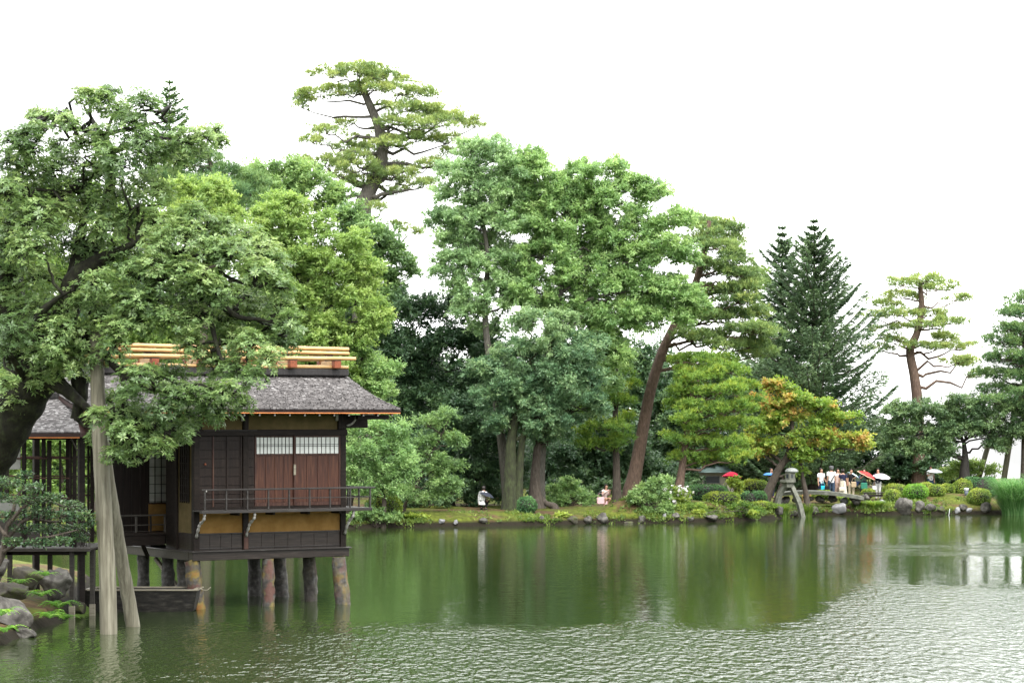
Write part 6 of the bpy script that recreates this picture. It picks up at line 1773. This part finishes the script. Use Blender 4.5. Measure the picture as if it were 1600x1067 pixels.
# ================================================================== PEOPLE
reseed(71)
SKIN = noise_mat('skin', [(.3, (.30, .165, .11)), (.7, (.40, .235, .165))], (1, 1, 1), 6, 3, .6)
HAIR = noise_mat('hair', [(.3, (.008, .006, .005)), (.7, (.020, .014, .011))], (30, 30, 3), 2, 4, .45)
GREYHAIR = noise_mat('grey_hair', [(.3, (.06, .06, .06)), (.7, (.12, .12, .12))], (30, 30, 3), 2, 4, .5)
EYE = plain('eye', (.01, .01, .01), .3)
SHOE = plain('shoe', (.05, .045, .04), .6)
_cl = {}
def C_(c):
    if c not in _cl:
        _cl[c] = cloth('cloth_%d' % len(_cl), c)
    return _cl[c]
WHITE = (.60, .60, .60); NAVY = (.018, .020, .045); BLACK = (.012, .012, .014); BEIGE = (.42, .36, .27); PALE = (.52, .54, .55); DENIM = (.03, .05, .085); PINK = (.55, .36, .38); CREAM = (.50, .46, .38)

POSES = {
    'down': dict(L=[(.20, .0, 1.12), (.21, -.06, .88)], R=[(-.20, .0, 1.12), (-.21, -.06, .88)]),
    'umbrella': dict(L=[(.20, .0, 1.12), (.21, -.05, .88)], R=[(-.20, -.03, 1.14), (-.12, -.24, 1.22)]),
    'umbrella_l': dict(L=[(.20, -.03, 1.14), (.14, -.24, 1.22)], R=[(-.20, .0, 1.12), (-.21, -.05, .88)]),
    'phone': dict(L=[(.22, -.10, 1.14), (.08, -.30, 1.36)], R=[(-.22, -.10, 1.14), (-.06, -.30, 1.36)]),
    'bag': dict(L=[(.21, .0, 1.12), (.14, -.22, 1.02)], R=[(-.20, .0, 1.12), (-.21, -.05, .88)]),
}
def person(label, px, Y, h, rz_, pose, top, bottom, bcol, hair='short', sleeve='short', crouch=False, hat=None, hcol=None, long_top=0.0):
    b = ground_base(px, Y)
    root = plant_root('person', label, 'person', b, 'people around the pond')
    root.rotation_euler = (0, 0, rz_)
    s = h / 1.68
    root.scale = (s, s, s)
    J = {'pelvis': (0, 0, .93), 'spine': (0, 0, 1.12), 'chest': (0, -.01, 1.30), 'neck': (0, 0, 1.43), 'jaw': (0, -.02, 1.505), 'head': (0, -.015, 1.58), 'crown': (0, .005, 1.65), 'nose': (0, -.118, 1.565)}
    ps = POSES[pose]
    for sd, sg in (('L', 1), ('R', -1)):
        J['sh' + sd] = (sg * .165, 0, 1.385); J['el' + sd] = ps[sd][0]; J['wr' + sd] = ps[sd][1]
        J['hip' + sd] = (sg * .085, 0, .89); J['kn' + sd] = (sg * .095, -.02 - .03 * sg, .49); J['an' + sd] = (sg * .10, .02 - .03 * sg, .09); J['toe' + sd] = (sg * .115, -.13 - .03 * sg, .035)
    if crouch:
        dz = -.55
        for k_ in ('pelvis', 'spine', 'chest', 'neck', 'jaw', 'head', 'crown', 'nose', 'shL', 'shR', 'elL', 'elR', 'wrL', 'wrR'):
            x, y, z = J[k_]; f_ = max(0, (z - .93)); J[k_] = (x, y - f_ * .28 + .12, z + dz)
        for sd, sg in (('L', 1), ('R', -1)):
            J['hip' + sd] = (sg * .085, .12, .36); J['kn' + sd] = (sg * .13, -.26, .44); J['an' + sd] = (sg * .12, .0, .09); J['toe' + sd] = (sg * .13, -.16, .035)
    names = list(J)
    E = [('pelvis', 'spine'), ('spine', 'chest'), ('chest', 'neck'), ('neck', 'jaw'), ('jaw', 'head'), ('head', 'crown'), ('head', 'nose')]
    for sd in 'LR':
        E += [('chest', 'sh' + sd), ('sh' + sd, 'el' + sd), ('el' + sd, 'wr' + sd), ('pelvis', 'hip' + sd), ('hip' + sd, 'kn' + sd), ('kn' + sd, 'an' + sd), ('an' + sd, 'toe' + sd)]
    R = {'pelvis': .115, 'spine': .105, 'chest': .12, 'neck': .05, 'jaw': .07, 'head': .088, 'crown': .06, 'nose': .014}
    for sd in 'LR':
        R.update({'sh' + sd: .055, 'el' + sd: .038, 'wr' + sd: .026, 'hip' + sd: .082, 'kn' + sd: .056, 'an' + sd: .038, 'toe' + sd: .035})
    for sd, sg in (('L', 1), ('R', -1)):         # palm, four fingers and a thumb
        e, w = np.array(J['el' + sd]), np.array(J['wr' + sd]); d = (w - e) / np.linalg.norm(w - e)
        side = np.cross(d, UP if abs(d[2]) < .9 else np.array([0, 1., 0])); side /= np.linalg.norm(side); nn = np.cross(side, d)
        palm = w + d * .055; J['pa' + sd] = tuple(palm); R['pa' + sd] = .026; E.append(('wr' + sd, 'pa' + sd))
        for i, ln in enumerate((.060, .072, .066, .052)):
            a_ = palm + side * (i - 1.5) * .017 + d * .022
            J['fa%d%s' % (i, sd)] = tuple(a_ + d * ln * .5 + nn * .004); J['fb%d%s' % (i, sd)] = tuple(a_ + d * ln * .8 - nn * ln * .4)
            R['fa%d%s' % (i, sd)] = .008; R['fb%d%s' % (i, sd)] = .007
            E += [('pa' + sd, 'fa%d%s' % (i, sd)), ('fa%d%s' % (i, sd), 'fb%d%s' % (i, sd))]
        J['th' + sd] = tuple(w + d * .03 + side * .04 * -sg - nn * .01); J['tb' + sd] = tuple(w + d * .065 + side * .052 * -sg - nn * .02)
        R['th' + sd] = .010; R['tb' + sd] = .008; E += [('wr' + sd, 'th' + sd), ('th' + sd, 'tb' + sd)]
    names = list(J)
    me = bpy.data.meshes.new('body')
    me.from_pydata([J[k_] for k_ in names], [(names.index(a), names.index(b_)) for a, b_ in E], [])
    bo_ = link(bpy.data.objects.new('body', me), root)
    md = bo_.modifiers.new('skin', 'SKIN'); md.use_smooth_shade = True
    for i, k_ in enumerate(names):
        r_ = R[k_]; me.skin_vertices[0].data[i].radius = (r_, r_ * (.8 if k_ in ('pelvis', 'spine', 'chest') else 1))
    me.skin_vertices[0].data[names.index('pelvis')].use_root = True
    sb = bo_.modifiers.new('sub', 'SUBSURF'); sb.levels = 1; sb.render_levels = 1
    me.materials.append(SKIN)
    def garment(name, tubes, mat, n=12):
        mb = MB()
        for pts, rad, flat in tubes:
            pts = np.array(pts, float); m_ = pts.mean(0)
            v, f, _ = tube_arrays(pts, np.array(rad, float), n)
            if flat != 1: v[:, 1] = np.interp(v[:, 2], np.sort(pts[:, 2]), pts[np.argsort(pts[:, 2]), 1]) + (v[:, 1] - np.interp(v[:, 2], np.sort(pts[:, 2]), pts[np.argsort(pts[:, 2]), 1])) * flat
            mb.add(v, f, True)
        return mb.build(name, mat, root)
    a = lambda k_: np.array(J[k_])
    tubes = [([a('pelvis') - UP * (.03 + long_top), a('pelvis') + UP * .06, a('spine'), a('chest') + UP * .0, a('chest') + UP * .085, a('neck') + UP * .0], [.165 + long_top * .2, .158, .150, .172, .155, .062], .72)]
    for sd in 'LR':
        f_ = .62 if sleeve == 'short' else 1.0
        e = a('sh' + sd) + (a('el' + sd) - a('sh' + sd)) * f_
        pts = [a('sh' + sd) * np.array([.75, 1, 1]) + UP * .01, a('sh' + sd), e]; rad = [.055, .066, .058]
        if sleeve == 'long': pts.append(a('wr' + sd)); rad.append(.04)
        tubes.append((pts, rad, 1))
    garment('shirt', tubes, C_(top))
    if bottom == 'trousers':
        tb_ = []
        for sd in 'LR':
            tb_.append(([a('hip' + sd) + UP * .10, a('hip' + sd), a('kn' + sd), a('an' + sd) + UP * .02], [.085, .098, .075, .066], 1))
        tb_.append(([a('pelvis') - UP * .10, a('pelvis'), a('pelvis') + UP * .09], [.12, .158, .152], .74))
        garment('trousers', tb_, C_(bcol))
    else:
        garment('skirt', [([a('pelvis') + UP * .12, a('pelvis'), a('pelvis') - UP * (.30 if not crouch else .1), a('pelvis') - UP * (.62 if not crouch else .25)], [.145, .165, .20, .25], .8)], C_(bcol), 16)
    for sd in 'LR':
        garment('shoe', [([a('an' + sd) - UP * .03 + np.array([0, .05, -.02]), a('an' + sd) - UP * .045, a('toe' + sd) + UP * .005, a('toe' + sd) + np.array([0, -.04, -.005])], [.03, .045, .04, .02], 1)], SHOE, 8)
    # hair
    hc = a('head') + np.array([0, .018, .018])
    th = np.linspace(0.02, math.pi * .99, 9); ph = np.arange(14) / 14 * 2 * np.pi
    V = []
    for t_ in th:
        for p_ in ph:
            d = np.array([math.sin(t_) * math.cos(p_), math.sin(t_) * math.sin(p_), math.cos(t_)])
            r_ = np.array([.104, .118, .118])
            v = hc + d * r_
            if d[1] < -.25 and d[2] < .42: v = hc + d * r_ * .62 + np.array([0, .05, .02])      # face left free
            V.append(v)
    F = [(k_ * 14 + i, k_ * 14 + (i + 1) % 14, k_ * 14 + 14 + (i + 1) % 14, k_ * 14 + 14 + i) for k_ in range(8) for i in range(14)]
    mb = MB().add(V, F, True)
    if hair == 'long':
        v, f, _ = tube_arrays(np.array([hc + np.array([0, .06, .03]), hc + np.array([0, .085, -.10]), hc + np.array([0, .09, -.24]), hc + np.array([0, .085, -.36])]), np.array([.085, .09, .08, .04]), 10); mb.add(v, f, True)
    if hair == 'bun':
        v, f, _ = tube_arrays(np.array([hc + np.array([0, .07, .09]), hc + np.array([0, .09, .12]), hc + np.array([0, .11, .15])]), np.array([.03, .05, .02]), 8); mb.add(v, f, True)
    mb.build('hair', hcol or HAIR, root)
    for sg in (-1, 1):
        e = MB().tube([a('head') + np.array([sg * .034, -.082, .005]), a('head') + np.array([sg * .034, -.094, .005])], [.011, .008], 6).build('eye', EYE, root)
    MB().tube([a('jaw') + np.array([-.022, -.078, .012]), a('jaw') + np.array([.022, -.078, .012])], [.006, .006], 5).build('mouth', C_((.25, .07, .06)), root)
    if hat is not None:
        mb = MB(); r2 = [(.112, .06), (.112, .10), (.09, .135), (.03, .15)]
        v = [tuple(hc + np.array([r_ * math.cos(i * .5236), r_ * 1.08 * math.sin(i * .5236), z - .03])) for r_, z in r2 for i in range(12)]
        mb.add(v, [(k_ * 12 + i, k_ * 12 + (i + 1) % 12, k_ * 12 + 12 + (i + 1) % 12, k_ * 12 + 12 + i) for k_ in range(3) for i in range(12)] + [tuple(range(36, 48))], True).build('cap', C_(hat), root)
    return root, J, s, b, rz_

def umbrella(label, px, row, Y, rpx, col, tilt=(0, 0), hand=None, deep=.34, trim=None):
    """Open umbrella; (px,row) is the middle of the canopy rim."""
    c = P(px, row, Y); R = rpx / ppm(Y)
    u = empty('umbrella', c); tag(u, label, 'umbrella', 'open umbrellas')
    u.rotation_euler = (tilt[0], tilt[1], 0)
    n = 8; rings = 5; mb = MB(); V = [(0, 0, R * deep)]
    for k_ in range(1, rings + 1):
        q = k_ / rings
        for i in range(n * 2):
            a = i * math.pi / n
            sc = 1 if i % 2 == 0 else (1 - .07 * q)
            z = R * deep * (1 - q ** 2.0) + (0 if i % 2 == 0 else R * .03 * q)
            V.append((R * q * sc * math.cos(a), R * q * sc * math.sin(a), z))
    m_ = n * 2
    F = [(0, 1 + i, 1 + (i + 1) % m_) for i in range(m_)]
    F += [(1 + k_ * m_ + i, 1 + (k_ + 1) * m_ + i, 1 + (k_ + 1) * m_ + (i + 1) % m_, 1 + k_ * m_ + (i + 1) % m_) for k_ in range(rings - 1) for i in range(m_)]
    mat = C_(col)
    cv = mb.add(V, F, False).build('canopy', mat, u)
    if trim:
        a_ = np.arange(m_ + 1) * math.pi / n
        sc = np.array([1 if i % 2 == 0 else .93 for i in range(m_ + 1)])
        MB().tube(np.stack([R * sc * np.cos(a_), R * sc * np.sin(a_), np.where(np.arange(m_ + 1) % 2, R * .03, 0)], 1), np.full(m_ + 1, .018), 5).build('trim', C_(trim), cv)
    metal = M['lamp_metal']
    for i in range(n):
        a = i * 2 * math.pi / n
        MB().tube([(0, 0, R * deep * .97), (R * .5 * math.cos(a), R * .5 * math.sin(a), R * deep * .72), (R * .98 * math.cos(a), R * .98 * math.sin(a), .0)], [.004, .004, .004], 4).build('rib', metal, u)
    MB().tube([(0, 0, R * deep + .05), (0, 0, -.62)], [.007, .007], 6).build('shaft', metal, u)
    MB().tube([(0, 0, -.60), (0, 0, -.72)], [.014, .016], 6).build('handle', C_(BLACK), u)
    return u

def bag(label, px, row, Y, w, h, col, strap=.25, depth=.12, name='tote_bag'):
    c = P(px, row, Y)
    o = empty(name, c); tag(o, label, 'bag', 'bags the visitors carry')
    MB().box(-w / 2, w / 2, -depth / 2, depth / 2, -h / 2, h / 2, .03).build('pouch', C_(col), o)
    t_ = np.linspace(0, math.pi, 9)
    MB().tube(np.stack([np.cos(t_) * w * .35, np.zeros(9), h / 2 + np.sin(t_) * strap], 1), np.full(9, .012), 5).build('strap', C_(tuple(x * .7 for x in col)), o)
    return o

GY = 134.8
PI = math.pi
person('person in a light shirt, first of the standing group beside the maple trunk', 1283, GY, 1.66, .5, 'bag', PALE, 'trousers', NAVY, 'short')
bag('sky-blue paper bag held by the person in the light shirt', 1286, 763.5, GY - .28, .22, .32, (.03, .45, .62), .18, .1, 'paper_bag')
person('tallest person, white shirt and grey cap, a dark bag slung across the back', 1299, GY - .3, 1.80, PI + .2, 'down', WHITE, 'trousers', DENIM, 'short', hat=(.09, .09, .095), hcol=GREYHAIR)
o = MB().beam((0, 0, 0), (-.34, 0, -.62), .045, .012, (0, 1, 0)).build('strap', C_(BLACK)); sl = empty('shoulder_bag', P(1304, 742, GY - .48)); o.parent = sl
q = MB().box(-.16, .10, -.06, .06, -.14, .12, .03).build('pouch', C_(BLACK), sl); q.location = (-.36, 0, -.68)
tag(sl, 'black bag slung across the tallest person in white', 'bag', 'bags the visitors carry')
person('person in a pale pink top half hidden behind the tallest one', 1309, GY + .5, 1.60, .3, 'down', (.50, .38, .34), 'trousers', (.40, .28, .24), 'long', 'long')
person('person in a dark blue top and pale skirt seen from behind', 1317, GY - .35, 1.60, PI - .2, 'down', NAVY, 'skirt', CREAM, 'bun')
bag('cream shoulder bag on the back of the person in dark blue', 1315.5, 764, GY - .62, .30, .20, CREAM, .42, .1, 'shoulder_bag')
person('person in black top and beige overalls under the pale blue umbrella', 1330, GY - .2, 1.60, .2, 'umbrella_l', BLACK, 'trousers', BEIGE, 'short')
bag('beige tote carried by the person in overalls', 1334, 757, GY - .46, .26, .30, (.34, .26, .17), .2)
umbrella('pale blue umbrella tilted over the person in overalls', 1333, 745, GY + .1, 14, (.46, .62, .68), (-.2, .55))
person('person photographing under the red parasol, green bag at the waist', 1350, GY - .2, 1.62, .1, 'phone', (.10, .12, .11), 'skirt', NAVY, 'short')
bag('green cloth bag worn by the person under the red parasol', 1350, 759, GY - .5, .34, .34, (.03, .15, .10), .25)
umbrella('red parasol with a pale rim tilted towards the lilac one', 1354, 743, GY - .1, 16, (.50, .035, .035), (.12, .45), trim=(.55, .42, .30))
umbrella('dark blue umbrella lowered behind the red parasol', 1343, 750, GY + .9, 13, (.018, .035, .10), (-.3, -1.05))
person('person in a dark blue shirt and white trousers beside the bench', 1372, GY, 1.62, -.3, 'umbrella_l', NAVY, 'trousers', WHITE, 'short')
bag('white bag held by the person in white trousers', 1366, 762, GY - .2, .22, .22, WHITE, .2)
umbrella('pale lilac umbrella over the person beside the bench', 1377.5, 745, GY - .1, 14, (.58, .50, .54), (.25, .12))
person('person in a white shirt alone behind the clipped domes', 1454, 140.0, 1.62, .3, 'umbrella', WHITE, 'trousers', DENIM, 'short')
umbrella('white umbrella over the lone person behind the clipped domes', 1460.5, 737, 139.8, 13, (.58, .63, .66), (.1, .05))
person('person in a black top beneath the bright pink-red umbrella', 1141, 131.0, 1.60, -.4, 'umbrella', BLACK, 'skirt', CREAM, 'short')
umbrella('bright pink-red umbrella behind the yellow-leaved sapling', 1143.5, 745.5, 130.2, 15.5, (.52, .02, .055), (-.12, .1), deep=.55)
person('person mostly hidden behind the maple trunk', 1205, 137.0, 1.60, .4, 'umbrella', (.03, .06, .11), 'trousers', NAVY, 'short')
umbrella('blue umbrella half hidden behind the maple trunk', 1201, 741.5, 136.8, 9, (.05, .16, .42), (.05, 0))
person('seated woman with long hair in pale pink, looking at her phone by the slim pine', 946, 124.2, 1.60, .6, 'phone', (.52, .42, .40), 'skirt', PINK, 'long', 'long', crouch=True)
bag('pink bag on the ground beside the seated woman', 938.5, 782, 123.8, .36, .34, PINK, .2, .2)
umbrella('grey umbrella leaning behind the seated woman', 942, 770, 124.9, 11, (.10, .13, .12), (-.35, -.3))
person('crouching person in a white coat under the black umbrella', 755, 120.2, 1.62, 2.6, 'umbrella', (.66, .66, .66), 'trousers', BLACK, 'short', 'long', crouch=True, long_top=.1)
umbrella('black umbrella tilted over the crouching person', 760, 773.5, 120.1, 13, (.028, .032, .045), (.1, .35))
